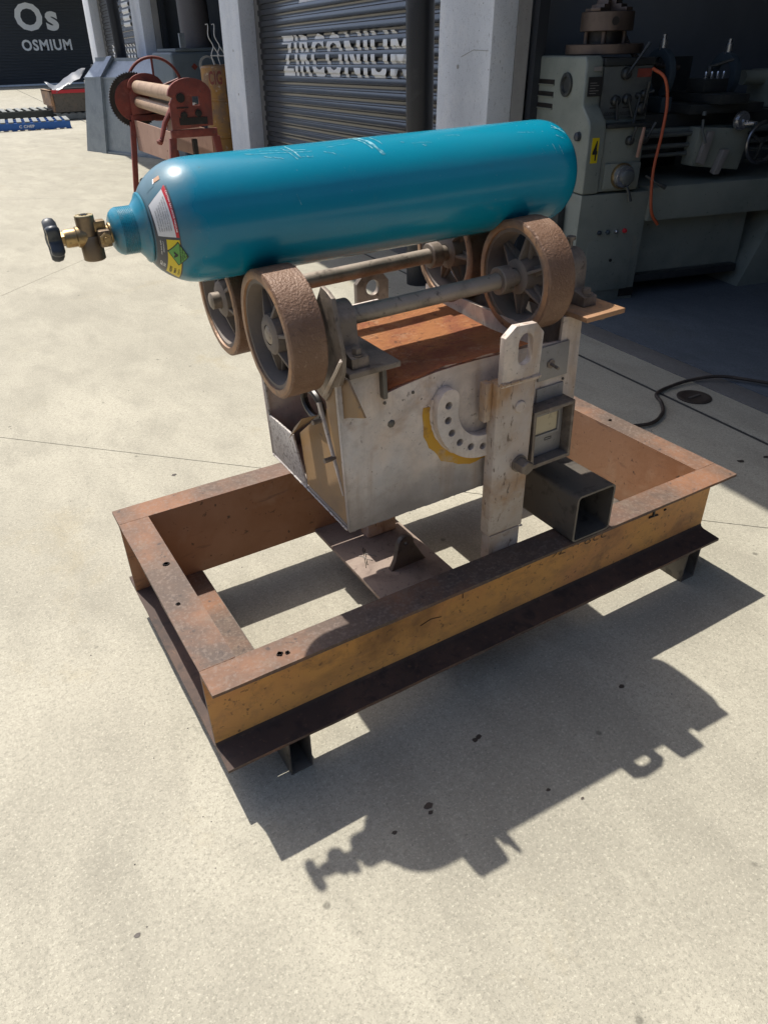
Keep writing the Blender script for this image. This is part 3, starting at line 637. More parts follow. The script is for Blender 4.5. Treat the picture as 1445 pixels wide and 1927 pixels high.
MB(RM).poly([(.508,.066),(.528,.066),(.528,.073),(.508,.073)], (-.0148,-.0142), 'y', [[(.5095,.0675),(.5265,.0675),(.5265,.0715),(.5095,.0715)]]).obj('arrow_mark', M['oil'], hop)
for x, z in ((.47,.20),(.555,.205),(.47,.155),(.555,.158),(.113,.221),(.10,.27),(.165,.305-.03)):
    MB(RM).rev([(0,.0035),(.0025,.003)], (x,-.0005 if x < .3 else -.0055,z), (0,-1,0), 8).obj('rivet', M['darksteel'], hop)
# gouge on the face
MB(RM).rev([(0,.009),(.002,.006),(.003,0)], (.113,-.0003,.221), (0,-1,0), 7).obj('weld_scar', M['darksteel'], hop)
# unseen block, cable and plate behind the box, added to shade the cross plate
dh = MB(RM).box(.13,.47,.4155,.50,.02,.24).obj('shade_block', M['castiron'], hop, bevel=.008)
MB(RM).tube(bez([(.20,.47,.02),(.19,.46,-.06),(.24,.44,-.10),(.30,.45,-.05),(.33,.47,.02)], 8), .006, 8).obj('shade_cable', M['rubber'], dh)
MB().box(.52,.76,.612,.694,.3402,.350).box(.60,.66,.56,.612,.3402,.350).obj('rear_shade_plate', M['darksteel'], st, bevel=.001)
# underside lug
MB(RM).box(.095,.150,.22,.232,-.045,-.0005).obj('underside_lug', M['tanpaint'], hop, bevel=.003)

# ------------------------------------------------------------------ rollers, shafts, bearings
ZA = .430
def roller_meshes():
    R, Wd = .1147, .0697
    mb = MB()      # tyre: outer tread
    prof = [(0,R-.017),(0,R-.004),(.003,R),(Wd-.003,R),(Wd,R-.004),(Wd,R-.017)]
    n = 96; rings = []
    pr = [(0,R-.016,0),(0,R-.004,1)]+[(.003+(Wd-.006)*k/22, R, 2) for k in range(23)]+[(Wd,R-.004,1),(Wd,R-.016,0),(Wd-.012,R-.019,0),(.012,R-.019,0)]
    for x, r, t in pr:
        ring = []
        for k in range(n*2):
            a = math.pi*k/n; p = Vector((x*110, math.cos(a)*12.5, math.sin(a)*12.5))
            d = 0
            if t == 2: d = .0003*noise.noise(p*1.2)+.0003*noise.noise(p*3.1)
            if t == 1: d = .0012*noise.noise(Vector((x*9, math.cos(a)*9, math.sin(a)*9)))
            ring.append(mb.v((x, (r+d)*math.cos(a), (r+d)*math.sin(a))))
        rings.append(ring)
    for i, A in enumerate(rings):
        B = rings[(i+1) % len(rings)]
        for k in range(n*2): mb.f([A[k], B[k], B[(k+1) % (2*n)], A[(k+1) % (2*n)]])
    tyre = mb.mesh('tyre', sharp=50); tyre.materials.append(M['tread']); tyre.materials.append(M['rim'])
    for f in tyre.polygons:
        if f.center.yz.length < R-.0035 or f.center.x < .0015 or f.center.x > Wd-.0015: f.material_index = 1
    rim = MB().rev([(.004,R-.016),(.004,R-.024),(.016,R-.027),(.030,R-.031),(.040,R-.031),(.054,R-.027),(Wd-.004,R-.024),(Wd-.004,R-.016)], n=72, caps=False).mesh('rim', sharp=50)
    rim.materials.append(M['castiron'])
    hub = MB().rev([(.006,.018),(.006,.030),(.010,.036),(.030,.038),(.040,.038),(.060,.036),(.064,.030),(.064,.018)], n=40, caps=False).mesh('hub', sharp=40); hub.materials.append(M['castiron'])
    sp = MB(); 
    sp.hexa([(.030,-.011,.034),(.040,-.011,.034),(.040,.011,.034),(.030,.011,.034),(.031,-.008,R-.029),(.039,-.008,R-.029),(.039,.008,R-.029),(.031,.008,R-.029)])
    sp.hexa([(.010,-.0035,.034),(.060,-.0035,.034),(.060,.0035,.034),(.010,.0035,.034),(.026,-.003,R-.029),(.044,-.003,R-.029),(.044,.003,R-.029),(.026,.003,R-.029)])
    spoke = sp.mesh('spoke', bevel=.0015); spoke.materials.append(M['castiron'])
    return tyre, rim, hub, spoke
TY, RI, HU, SP = roller_meshes()
def roller(x, y, rot, lab):
    Mw = RM @ Matrix.Translation((x, y, ZA)) @ Matrix.Rotation(rot, 4, 'X')
    t = inst(TY, 'roller', st, Mw); t['label'] = lab
    inst(RI, 'rim', t, Mw); inst(HU, 'hub', t, Mw)
    for k in range(6): inst(SP, 'spoke', t, Mw @ Matrix.Rotation(k*math.pi/3, 4, 'X'))
YF, YR = .068, .327
roller(-.098, YF, .35, 'near left brown roller with rough tread'); roller(.458, YF, .12, 'near right rusty brown roller')
roller(-.098, YR, .9, 'far left roller below the cylinder shoulder'); roller(.458, YR, .6, 'far right roller behind the shaft')
for y, xa in ((YF, -.094), (YR, -.112)):
    MB(RM).rev([(0,.013),(.002,.0165),(.30,.0165),(.9,.0165)] if False else [(0,.012),(.003,.0168),(.735,.0168),(.738,.012)], (xa,y,ZA), (1,0,0), 32).obj('shaft', M['shaft'], st)
    for x in (.418, -.022):
        MB(RM).rev([(0,.018),(0,.0265),(.002,.0285),(.026,.0285),(.028,.0265),(.028,.018)], (x,y,ZA), (1,0,0), 32).obj('collar', M['drysteel'], st, bevel=0)
def bearing(x, y, lift, long_front):
    """plummer block on a plate; x centre, base at z=lift"""
    b0 = MB(RM).poly([(-.075+y,lift),(.075+y,lift),(.075+y,lift+.020),(.055+y,lift+.026),(.036+y,lift+.030)]+
                 [(y+.036*math.cos(math.radians(a)), ZA+.036*math.sin(math.radians(a))) for a in range(0,181,15)]+
                 [(-.036+y,lift+.030),(-.055+y,lift+.026),(-.075+y,lift+.020)], (x-.018,x+.018), 'x').obj('bearing_block', M['drysteel'], st, bevel=.004)
    for s in (-1, 1):
        MB(RM).hexbolt((x, y+s*.061, lift+.0215), (0,0,1), .0095, .014).obj('bolt', M['drysteel'], b0)
    return b0
PL = .356
pl = MB(RM).box(.018,.128,-.022,.155,PL-.010,PL+.001).obj('bearing_plate', M['drysteel'], st, bevel=.002)
bearing(.050, YF-.002, PL+.0015, 1)
pl = MB(RM).box(.018,.110,.245,.43,PL-.010,PL+.001).obj('bearing_plate', M['drysteel'], st, bevel=.002)
bearing(.050, YR+.002, PL+.0015, 0)
for y0, y1, yc in ((-.060,.155,YF),(.245,.43,YR)):
    p = MB(RM).box(.556,.664,y0,y1,PL-.010,PL+.001).obj('bearing_plate', M['rim'], st, bevel=.002)
    MB(RM).hexbolt((.625,y0+.03,PL-.011), (0,0,-1), .009, .012, False).obj('bolt', M['drysteel'], p)
    b = bearing(.612, yc, PL+.0015, 0)
    MB(RM).cyl((.612,yc,ZA+.034),(.612,yc,ZA+.052),.005).rev([(0,.010),(.007,.010),(.008,.007)],(.612,yc,ZA+.052),(0,0,1),12).obj('grease_nipple', M['drysteel'], b)
# chain guard channel behind the near left roller and the chain under it
MB(RM).poly([(.080,.380),(.150,.380),(.150,.470),(.140,.480),(.080,.480)], (-.02,-.012), 'x').obj('guard', M['darksteel'], st, bevel=.001)
MB(RM).box(-.03,-.012,.225,.275,.30,.485).obj('guard', M['darksteel'], st, bevel=.002)
ch = [Vector((.03+.0*k, .19+.045*math.cos(k/14*math.pi*2), .215+.030*math.sin(k/14*math.pi*2))) for k in range(15)]
MB(RM).tube(ch, .008, 8).obj('drive_chain', M['oil'], hop)
# red handle glimpsed between the shafts
MB().tube(bez([(.46,.56,.86),(.475,.57,.90),(.488,.56,.94),(.478,.55,.975)], 6), .011, 10).obj('red_handle', M['redplastic'], st)

# ================================================================== square tube lying across the frame
t = .0055
x0, x1, z0, z1 = .917, 1.041, T_+.0005, T_+.132
def rr(a, b, c, d, r, n=4):
    P = []
    for cx_, cz_, s in ((b-r,c+r,-90),(b-r,d-r,0),(a+r,d-r,90),(a+r,c+r,180)):
        P += [(cx_+r*math.cos(math.radians(s+90*k/n)), cz_+r*math.sin(math.radians(s+90*k/n))) for k in range(n+1)]
    return P
tb = MB().poly(rr(x0,x1,z0,z1,.012), (.001,.70), 'y', [rr(x0+t,x1-t,z0+t,z1-t,.008)[::-1]]).obj('square_tube', M['darksteel'])
tag(tb, 'short black square steel tube lying across the base frame right of the post', 'steel tube')

# ================================================================== GAS CYLINDER
A0_ = Vector((0,.3213,1.1161)); D_ = Vector((1,-.0327,.0171)).normalized()
TM = frame(A0_, D_, (0,1,0))
cyl = thing('gas_cylinder', A0_+D_*.6-Vector((0,0,.102)), 'teal blue steel gas cylinder with brass valve lying across the rollers', 'gas cylinder')
PR = [(.1165,.052),(.119,.0585),(.124,.0655),(.130,.0725),(.138,.0795),(.148,.0865),(.158,.0920),(.170,.0968),(.184,.0998),(.200,.1013),(.225,.1020)]
def pr(s):
    for (a, ra), (b, rb_) in zip(PR, PR[1:]):
        if a <= s <= b: return ra+(rb_-ra)*(s-a)/(b-a)
    return PR[0][1] if s < PR[0][0] else PR[-1][1]
shellp = PR+[(x, .102) for x in (.3,.45,.6,.8,.93,.948)]+[(.962,.1012),(.976,.0985),(.988,.0935),(.998,.0860),(1.005,.076),(1.008,.064),(1.004,.045),(.998,.02),(.996,0)]
body = MB(TM).rev(shellp, n=128, caps=False).obj('body', M['teal'], cyl, sharp=70)
th = [(.060,.0),(.060,.012),(.0605,.024),(.064,.031),(.069,.0355),(.074,.0375)]
s_ = .0745
while s_ < .0965: th += [(s_, .0380),(s_+.0008,.0368),(s_+.0017,.0368),(s_+.0024,.0380)]; s_ += .0030
th += [(.0985,.0372),(.101,.0385),(.106,.0440),(.111,.0510),(.1125,.0550),(.1140,.0562),(.1158,.0560),(.1168,.0535),(.1165,.050)]
MB(TM).rev(th, n=96, caps=False).obj('neck_ring', M['collar'], cyl, sharp=30)
# weld-like worn band and scratches are in the paint; a raised seam ring:
vb = MB(TM)
vb.rev([(.040,.0125),(.056,.0125),(.0575,.0165),(.061,.0165)], n=24)
vb.rev([(-.014,.0135),(-.010,.0145),(.004,.0145),(.006,.0165),(.020,.0165)], n=24)
vb.obj('valve_body', M['brass'], cyl)
VB = MB(TM).rev([(-.039,.0150),(-.037,.0178),(-.002,.0178),(.000,.0165)], (.026,0,0), (0,0,1), 32).obj('valve_lower', M['brassdark'], cyl)
MB(TM).rev([(.0,.0152),(.031,.0152)], (.024,0,0), (0,0,1), 32).obj('valve_upper', M['brassdark'], cyl)
MB(TM).rev([(.0312,.0151),(.0325,.0146),(.0327,.0122),(.0322,.0120),(.0324,0)], (.024,0,0), (0,0,1), 32).obj('valve_cap', M['brasstop'], cyl)
tor = MB(TM)
tor.rev([(.0326,.0050),(.0334,.0050),(.0334,.0032),(.0326,.0032)], (.024,0,0), (0,0,1), 20, caps=False)
for k in range(6):
    a = k*math.pi/3; tor.cyl((.024+.0060*math.cos(a),.0060*math.sin(a),.0326),(.024+.0060*math.cos(a),.0060*math.sin(a),.0335),.0012, n=8)
tor.obj('cap_mark', M['oil'], cyl)
MB(TM).box(.034,.053,-.011,.010,.006,.022).obj('valve_flat', M['brass'], cyl, bevel=.0015)
MB(TM).box(.036,.055,-.030,-.010,-.016,.010).obj('valve_outlet', M['brassdark'], cyl, bevel=.003)
MB(TM).rev([(0,.0105),(.005,.0105),(.006,.009)], (.0455,-.030,-.003), (0,-1,0), 6).rev([(.006,.005),(.009,.0045)], (.0455,-.030,-.003), (0,-1,0), 12).obj('outlet_plug', M['brass'], cyl)
MB(TM).rev([(-.026,.0075),(-.013,.0085)], n=12).rev([(-.021,.011),(-.014,.011)], n=6).obj('spindle', M['brass'], cyl)
# hand wheel: five lobes
mb = MB(TM); rings = []
for s_, k_ in ((-.037,.45),(-.040,.68),(-.040,.88),(-.036,.98),(-.030,1.02),(-.023,.97),(-.0195,.80),(-.0205,.45)):
    ring = []
    for i in range(100):
        a = 2*math.pi*i/100; r = (.0280+.0070*math.cos(5*a+.6))*k_
        ring.append(mb.v((s_, r*math.cos(a), r*math.sin(a))))
    rings.append(ring)
for A, B in zip(rings, rings[1:]):
    for i in range(100): mb.f([A[i], B[i], B[(i+1) % 100], A[(i+1) % 100]])
mb.f(rings[0]); mb.f(rings[-1])
mb.obj('hand_wheel', M['knob'], cyl, sharp=50)
MB(TM).rev([(0,.013),(.001,.012)], (-.0372,0,0), (-1,0,0), 20).obj('wheel_badge', M['brasstop'], cyl)
# labels wrapped on the shoulder: angle phi measured from the side facing the camera (-y) upwards
B1 = D_.cross(Vector((0,0,1))).normalized(); B2 = B1.cross(D_)
def sp(s, phi, e):
    a = math.radians(phi); r = pr(s)+e
    return A0_+D_*s+(B1*math.cos(a)+B2*math.sin(a))*r
def quad_label(name, c, mt, e, par, nu=10, nv=14):
    """c = four (s, phi) corners: bottom near, bottom far, top far, top near"""
    mb = MB(); G = []
    for j in range(nv+1):
        for i in range(nu+1):
            u, v = i/nu, j/nv
            s = (c[0][0]*(1-u)+c[1][0]*u)*(1-v)+(c[3][0]*(1-u)+c[2][0]*u)*v
            p = (c[0][1]*(1-u)+c[1][1]*u)*(1-v)+(c[3][1]*(1-u)+c[2][1]*u)*v
            G.append(mb.v(sp(s, p, e)))
    for j in range(nv):
        for i in range(nu):
            a = j*(nu+1)+i; mb.f([G[a], G[a+1], G[a+nu+2], G[a+nu+1]])
    return mb.obj(name, mt, par, sharp=80)
lb = quad_label('label', ((.1185,-74),(.152,-74),(.152,52),(.1195,43)), M['lab_dark'], .0005, cyl, 10, 40)
def lab(c, mt, e): return quad_label('label_print', c, M[mt], e, lb)
lab(((.1225,-2.5),(.1460,-3.2),(.1435,50),(.1205,42)), 'lab_white', .0009)
lab(((.1460,-3.2),(.1505,-3.4),(.1490,53.5),(.1435,50)), 'lab_red', .0009)
lab(((.131,-63),(.1500,-66),(.1500,-6),(.132,-6)), 'lab_yel', .0009)
# small print: rows of short words along the label (phi direction)
def ltext(body, s, ph, w_s, w_ph, mt, e=.0013, bold=0):
    """text running down (towards -phi), its height along s"""
    bm = text2d(body, 1, 1, bold); wrap(bm, lambda x, y: sp(s+w_s*(y), ph-w_ph*x, e), cutsx=[.1*k for k in range(1,10)])
    bmobj(bm, 'label_print', M[mt], lb)
ltext('CAUTION GAS UNDER PRESSURE', .1472, 46, .0022, 44, 'whiteprint', .0013, .01)
rows = ['HANDLE WITH CARE KEEP UPRIGHT', 'USE IN WELL VENTILATED AREA', 'STORE BELOW 45 C SECURE TO WALL', 'DO NOT REMOVE THIS LABEL', 'CHECK ALL FITTINGS FOR LEAKS', 'RETURN WITH VALVE CLOSED']
for k, r_ in enumerate(rows): ltext(r_, .1250+.0031*k, 30+2.2*k, .0015, 27+2*k, 'ink')
# diamond
cd, pd = .1470, -22
D4 = [(.1470,-7.5),(.1605,-23.5),(.1455,-38),(.1310,-20.5)]
def dquad(k, mt, e):
    c = (sum(a for a, b in D4)/4, sum(b for a, b in D4)/4)
    q = [(c[0]+(a-c[0])*k, c[1]+(b-c[1])*k) for a, b in D4]
    quad_label('hazard_diamond', (q[3], q[2], q[1], q[0]), M[mt], e, lb, 8, 8)
dquad(1.0, 'ink', .0014); dquad(.90, 'lab_green', .0018)
ltext('NON-FLAMMABLE', .1475, -11, .0022, 22, 'ink', .0022, .02); ltext('NON-TOXIC', .1508, -15, .0020, 14, 'ink', .0022, .02)
ltext('GAS', .1537, -19, .0019, 6.5, 'ink', .0022, .02); ltext('2', .1566, -21.5, .0024, 2.6, 'ink', .0022, .02)
ltext('A', .1395, -19, .0055, 9, 'ink', .0022, .1)
ltext('ARGON', .1340, -44, .0035, 14, 'ink', .0013, .02); ltext('1006', .1400, -46, .0032, 11, 'ink', .0013, .02); ltext('GAS', .1455, -45, .003, 12, 'ink')
ltext('CORE', .1225, -44, .0028, 11, 'whiteprint', .0011, .03); ltext('GAS', .1262, -45, .0028, 8, 'whiteprint', .0011, .03); ltext('1800 024 000', .1235, -8, .0013, 22, 'whiteprint', .0011); ltext('COMPRESSED', .1265, -9, .0013, 16, 'whiteprint', .0011)
quad_label('tape_patch', ((.1375,64),(.1475,63),(.1490,69),(.1400,70)), M['copper'], .0008, cyl, 4, 4)
quad_label('tape_patch', ((.1355,63.5),(.1378,63.5),(.1403,70.5),(.1385,70.5)), M['whiteprint'], .0008, cyl, 4, 4)
quad_label('paint_patch', ((.124,60),(.136,60),(.137,68),(.127,67)), M['teal'], .0005, cyl, 5, 5)
# pale chalky band and scratch marks on top of the body
def bscr(s0, p0, s1, p1, wd=.0008, mt='scratch'):
    n = 8; pts = []
    for k in range(n+1):
        u = k/n; s = s0+(s1-s0)*u; p = p0+(p1-p0)*u+random.uniform(-.8,.8); pts.append((s, p))
    mb = MB()
    L1 = [mb.v(sp(s-wd*random.uniform(.3,1), p, .0006)) for s, p in pts]; L2 = [mb.v(sp(s+wd*random.uniform(.3,1), p+.3, .0006)) for s, p in pts]
    for k in range(n): mb.f([L1[k], L1[k+1], L2[k+1], L2[k]])
    return mb.obj('scratch_mark', M[mt], body, sharp=80)
M['scratch'] = mat('pale_scratch', (.16,.42,.48), [((.004,.18,.27), 120, .47, .55, {})], rough=.6)
for a in ((.525,92,.550,50,.006),(.515,92,.535,60,.0018),(.38,84,.392,58,.0018),(.33,78,.41,70,.0012),(.55,84,.56,66,.0015),(.44,64,.46,58,.0009),(.70,70,.73,66,.0007),(.86,60,.90,57,.0008),(.955,66,.975,50,.0016),(.37,80,.385,56,.0009),(.30,74,.42,66,.0016),(.33,66,.36,60,.001),(.395,60,.415,58,.0015),(.62,62,.66,60,.001),(.60,66,.604,64,.003),(.64,58,.643,56,.003),(.95,62,.97,58,.0012),(.95,50,.965,44,.0012),(.93,40,.935,28,.0006),(.945,38,.95,26,.0006),(.90,36,.905,30,.0006),(.45,70,.50,74,.0006),(.36,22,.365,12,.0006)): bscr(*a)

# ================================================================== SHEET ROLLING MACHINE (red)
SM = LEAN @ frame((1.562,4.883,0), (.099,.995,0), (-.995,.099,0))     # x from the near end to the far end, y = -(right)
sl = thing('sheet_roller', (1.8,5.7,0), 'old red hand cranked sheet rolling machine with rusty rolls and big hand wheel', 'rolling machine')
LR = 1.60
def side_plate(x, holes, name='side_frame'):
    P = [(.045,.885),(-.25,.905),(-.258,1.13)]+[(-.105+.155*math.cos(math.radians(a)), 1.10+.105*math.sin(math.radians(a))) for a in range(170,-5,-15)]+[(.050,1.10),(.020,1.085),(.045,1.05)]
    return MB(SM).poly([(y, z) for y, z in P], (x, x+.035), 'x', holes).obj(name, M['red'], sl, bevel=.005)
p = side_plate(-.115, [[(-.118,1.035),(-.170,1.035),(-.170,1.09),(-.118,1.09)]])
side_plate(LR, [])
for x in (-.119, LR-.002):
    for (y, z, r) in ((-.035,1.085,.030),(-.045,.975,.024),(-.150,.985,.024)):
        MB(SM).rev([(0,r),(.010,r),(.010,r*.65),(.014,r*.65),(.014,r*.25)], (x,y,z), (-1,0,0), 20).obj('bearing_cap', M['oil'], p)
MB(SM).box(-.122,-.116,-.21,-.01,.915,.96).obj('bearing_slide', M['oil'], p)
MB(SM).box(-.122,-.116,-.085,.0,1.020,1.026).obj('bearing_slide', M['oil'], p)
MB(SM).rev([(0,.052),(LR+.10,.052)], (-.08,-.035,1.100), (1,0,0), 28).obj('roll', M['roll'], sl)
MB(SM).rev([(0,.044),(LR+.10,.044)], (-.08,-.030,.985), (1,0,0), 28).obj('roll', M['roll'], sl)
MB(SM).rev([(0,.044),(LR+.10,.044)], (-.08,-.160,1.0), (1,0,0), 28).obj('roll', M['oil'], sl)
# stand: front sheet, end pieces, legs
pn = MB(SM).poly([(-.02,.66),(LR+.03,.60),(LR+.03,.845),(-.02,.865)], (.030,.038), 'y', [circ(x, z, .010, 8)[::-1] for x in (.12,.24,LR-.1) for z in (.72,.79)]).obj('front_panel', M['redrust'], sl)
MB(SM).poly([(-.02,.66),(LR+.03,.60),(LR+.03,.845),(-.02,.865)], (-.26,-.252), 'y').obj('rear_panel', M['redrust'], sl)
for x in (-.12, LR+.01):
    MB(SM).box(x,x+.045,-.275,.060,.835,.885).obj('end_bar', M['red'], sl, bevel=.004)
    for s_, y0 in ((1,.05),(-1,-.265)):
        MB(SM).hexa([(x,y0+s_*.10-.022,0),(x+.05,y0+s_*.10-.022,0),(x+.05,y0+s_*.10+.022,0),(x,y0+s_*.10+.022,0),(x,y0-.024,.835),(x+.05,y0-.024,.835),(x+.05,y0+.024,.835),(x,y0+.024,.835)]).obj('leg', M['red'], sl, bevel=.003)
    MB(SM).box(x+.01,x+.03,-.30,.09,.30,.33).obj('leg_brace', M['red'], sl)
MB(SM).tube([(LR+.03,.12,.12),(LR+.03,.06,.35),(.2,.04,.60)], .014, 8).obj('stay_rod', M['oil'], sl)
MB(SM).box(-.118,-.06,-.12,-.09,.62,.82).obj('clamp_bar', M['oil'], sl)
MB(SM).tube([(-.05,.02,1.02),(-.08,.09,.93),(-.10,.135,.82)], [.020,.018,.014], 10).rev([(0,0),(.006,.018),(.02,.024),(.036,.016),(.040,0)], (-.10,.140,.835), (-.1,.35,-1), 12).obj('cam_lever', M['red'], sl)
# big gear and hand wheel at the far end
gm = MB(SM); n = 60; ga = []
for k in range(n*2):
    r = .222 if k % 2 else .210; a = math.pi*k/n; ga.append((-.0+r*math.cos(a), .998+r*math.sin(a)))
gm.poly(ga, (LR+.06, LR+.09), 'x').obj('gear_wheel', M['oil'], sl)
MB(SM).rev([(0,.17),(.008,.165)], (LR+.058,0,.998), (-1,0,0), 40).obj('gear_web', M['red'], sl)
wc = (LR+.15, -.215, 1.075)
ring = [(wc[0], wc[1]+.245*math.cos(t_*math.pi/24), wc[2]+.245*math.sin(t_*math.pi/24)) for t_ in range(49)]
hw = MB(SM).tube(ring, .013, 10, caps=False).obj('hand_wheel', M['red'], sl)
for k in range(5):
    a = math.pi/2+k*2*math.pi/5; MB(SM).tube([wc, (wc[0], wc[1]+.24*math.cos(a), wc[2]+.24*math.sin(a))], .010, 8).obj('wheel_spoke', M['red'], hw)
MB(SM).rev([(-.04,.035),(.03,.035)], wc, (1,0,0), 20).obj('wheel_hub', M['oil'], hw)

# ================================================================== GALVANISED HOOD
GX = Vector((.345,-.938,0)); GM = LEAN @ frame((2.47,12.84,0), GX, (.938,.345,0))
gv = thing('galvanised_hood', (2.9,12.1,0), 'large folded galvanised sheet metal hood standing on the ground', 'metal hood')
Lg, hb, ht = 2.15, 1.04, 1.27
MB(GM).hexa([(0,0,0),(Lg,0,0),(Lg,1.0,0),(0,1.0,0),(.27,.03,hb),(Lg,.03,hb),(Lg,.9,hb),(.27,.9,hb)]).obj('body', M['galv'], gv)
MB(GM).hexa([(.27,.03,hb+.001),(Lg,.03,hb+.001),(Lg,.9,hb+.001),(.27,.9,hb+.001),(.36,.24,ht),(Lg-.25,.24,ht),(Lg-.25,.8,ht),(.36,.8,ht)]).obj('sloping_top', M['galv'], gv)
MB(GM).box(.27,Lg,.016,.028,hb-.018,hb+.004).obj('fold_seam', M['galv'], gv)
MB(GM).hexa([(.50,-.05,0),(.62,-.05,0),(.62,-.001,0),(.50,-.001,0),(.66,-.02,hb+.01),(.78,-.02,hb+.01),(.78,.029,hb+.01),(.66,.029,hb+.01)]).obj('fold_rib', M['galv'], gv)
MB(GM).hexa([(.66,-.02,hb+.012),(.78,-.02,hb+.012),(.78,.03,hb+.03),(.66,.03,hb+.03),(.72,.19,ht+.04),(.84,.19,ht+.04),(.84,.25,ht+.03),(.72,.25,ht+.03)]).obj('fold_rib', M['galv'], gv)
MB(GM).box(.36,.72,.215,.25,ht-.03,ht+.025).box(.86,1.45,.215,.25,ht-.03,ht+.015).obj('top_flange', M['galv'], gv)
MB(GM).box(.52,Lg,-.03,-.002,.0,.03).obj('bottom_edge', M['galv'], gv)

# grit and crumbs of concrete lying on the yard
mb = MB(); random.seed(21)
for k in range(420):
    x = random.uniform(-1.6, 3.2); y = random.uniform(-.75, 7)*random.random(); r = random.uniform(.0008, .0028)
    a = random.uniform(0, 3); c, q = r*math.cos(a), r*math.sin(a)
    if x > JA(y)-.05: continue
    V = [mb.v((x+c, y+q, 0)), mb.v((x-q, y+c, 0)), mb.v((x-c*.8, y-q, 0)), mb.v((x+q, y-c, 0)), mb.v((x+c*.1, y, r*1.1))]
    for t_ in ((0,1,4),(1,2,4),(2,3,4),(3,0,4)): mb.f([V[i] for i in t_])
g_ = mb.obj('grit', M['kerb'], sharp=10); tag(g_, 'scattered tiny grit on the concrete yard', 'grit', kind='stuff')
random.seed(5)
# ================================================================== THINGS IN THE MIDDLE BAY
gm_ = thing('grey_machine', (3.8,10.3,0), 'grey painted machine cabinet with a round dial in the middle bay', 'machine')
MB().box(3.22,4.6,10.0,10.9,0,1.345).obj('cabinet', M['machine'], gm_, bevel=.05, seg=3)
MB().box(3.30,4.5,10.02,10.85,1.347,1.385).obj('top_lid', M['machine'], gm_, bevel=.01)
MB().rev([(0,.115),(.02,.115)], (3.70,9.998,1.185), (0,-1,0), 16).obj('dial_ring', M['paleprint'], gm_)
MB().rev([(.0,.09),(.03,.085)], (3.70,9.998,1.185), (0,-1,0), 28).obj('dial', M['machine'], gm_)
MB().poly([(3.52,1.215),(3.475,1.175),(3.52,1.135),(3.565,1.175)], (9.992,9.998), 'y').obj('red_badge', M['red'], gm_)
MB().box(3.36,3.43,9.96,10.0,1.39,1.55).obj('switch_box', M['galv'], gm_)
dc = MB().rev([(0,.20),(3.6,.20)], (3.72,10.35,1.388), (0,0,1), 40).obj('duct', M['duct'])
tag(dc, 'wide dark vertical duct rising from the grey machine in the middle bay', 'duct')
dr = thing('yellow_drum', (3.75,9.3,0), 'battered yellow drum with a dark round opening and a wire rack on top', 'drum')
MB().rev([(0,.25),(.01,.26),(.38,.255),(.39,.265),(.41,.265),(.42,.255),(.80,.255),(.81,.265),(.83,.265),(.84,.255),(1.17,.25),(1.19,.235),(1.20,.18),(1.20,0)], (3.62,9.3,0), (0,0,1), 40).obj('body', M['yellow'], dr)
MB().rev([(0,.115),(.12,.115),(.12,.095),(.03,.09),(.03,0)], (3.68,9.07,.92), (-.1,-1,0), 28).obj('round_opening', M['oil'], dr)
bm = text2d('CIG', .17, .15, .03); wrap(bm, lambda x, y: Vector((3.62-.2535*math.cos(.55+x/.25), 9.3-.2535*math.sin(.55+x/.25), .99+y)), cutsx=[.03,.06,.09,.12])
bmobj(bm, 'lettering', M['red'], dr)
rk = thing('wire_rack', (3.6,9.3,1.2), 'small bent pale wire rack standing on the yellow drum', 'wire rack')
for k, x in enumerate((3.47,3.55)):
    MB().tube(bez([(x-.03,9.15,1.62),(x+.0,9.15,1.615),(x-.012,9.15,1.50),(x+.035,9.15,1.40),(x+.0,9.15,1.31),(x+.02,9.15,1.20)], 5), .006, 6).obj('bent_wire', M['whiteprint'], rk)
    MB().tube([(x+.035,9.15,1.40),(x+.10,9.15,1.30)], .006, 6).obj('bent_wire', M['whiteprint'], rk)
MB().tube([(3.46,9.15,1.30),(3.64,9.15,1.295)], .007, 6).obj('cross_wire', M['whiteprint'], rk)

# ================================================================== PALLETS AND JUNK FAR LEFT
def pallet(x0, x1, y0, y1, z0, h, nb, mt_side, mt_top, label, rot=0, text=None):
    M_ = Matrix.Translation((x1, y0, z0)) @ Matrix.Rotation(rot, 4, 'Z') @ Matrix.Translation((-x1, -y0, -z0))
    r = thing('pallet', ((x0+x1)/2,(y0+y1)/2,z0), label, 'pallet', None)
    for k in range(3):
        y = y0+(y1-y0-.045)*k/2; MB(M_).box(x0,x1,y,y+.045,z0+.018,z0+h-.018).obj('bearer', mt_side, r, bevel=.004)
    n = nb
    for k in range(n):
        x = x0+(x1-x0-.095)*k/(n-1)
        MB(M_).box(x,x+.095,y0-.004,y1+.004,z0+h-.0175,z0+h+random.uniform(-.001,.004)).obj('board', mt_top, r, bevel=.002)
    for k in range(n//2):
        x = x0+(x1-x0-.095)*k/(n//2-1); MB(M_).box(x,x+.095,y0,y1,z0,z0+.0175).obj('board', mt_side, r)
    if text:
        bm = text2d(text, .30, .055, .03); wrap(bm, lambda x, y: M_ @ Vector((x1-1.02+x, y0-.0015, z0+.05+y))); bmobj(bm, 'lettering', M['whiteprint'], r)
    return r
pallet(1.62,3.14,17.45,18.6,0,.165,10,M['pblue'],M['pgrey'],'blue pallet with white lettering lying nearest on the yard at far left', -.12, 'C CHEP')
pallet(1.3,3.35,20.2,21.5,0,.22,12,M['pdark'],M['pgrey'],'weathered grey slatted pallet lying behind the blue pallet', -.05)
pl3 = pallet(3.30,4.35,19.8,21.0,.0,.15,7,M['pgrey'],M['pgrey'],'grey wooden pallet under the scrap crate beside the galvanised hood')
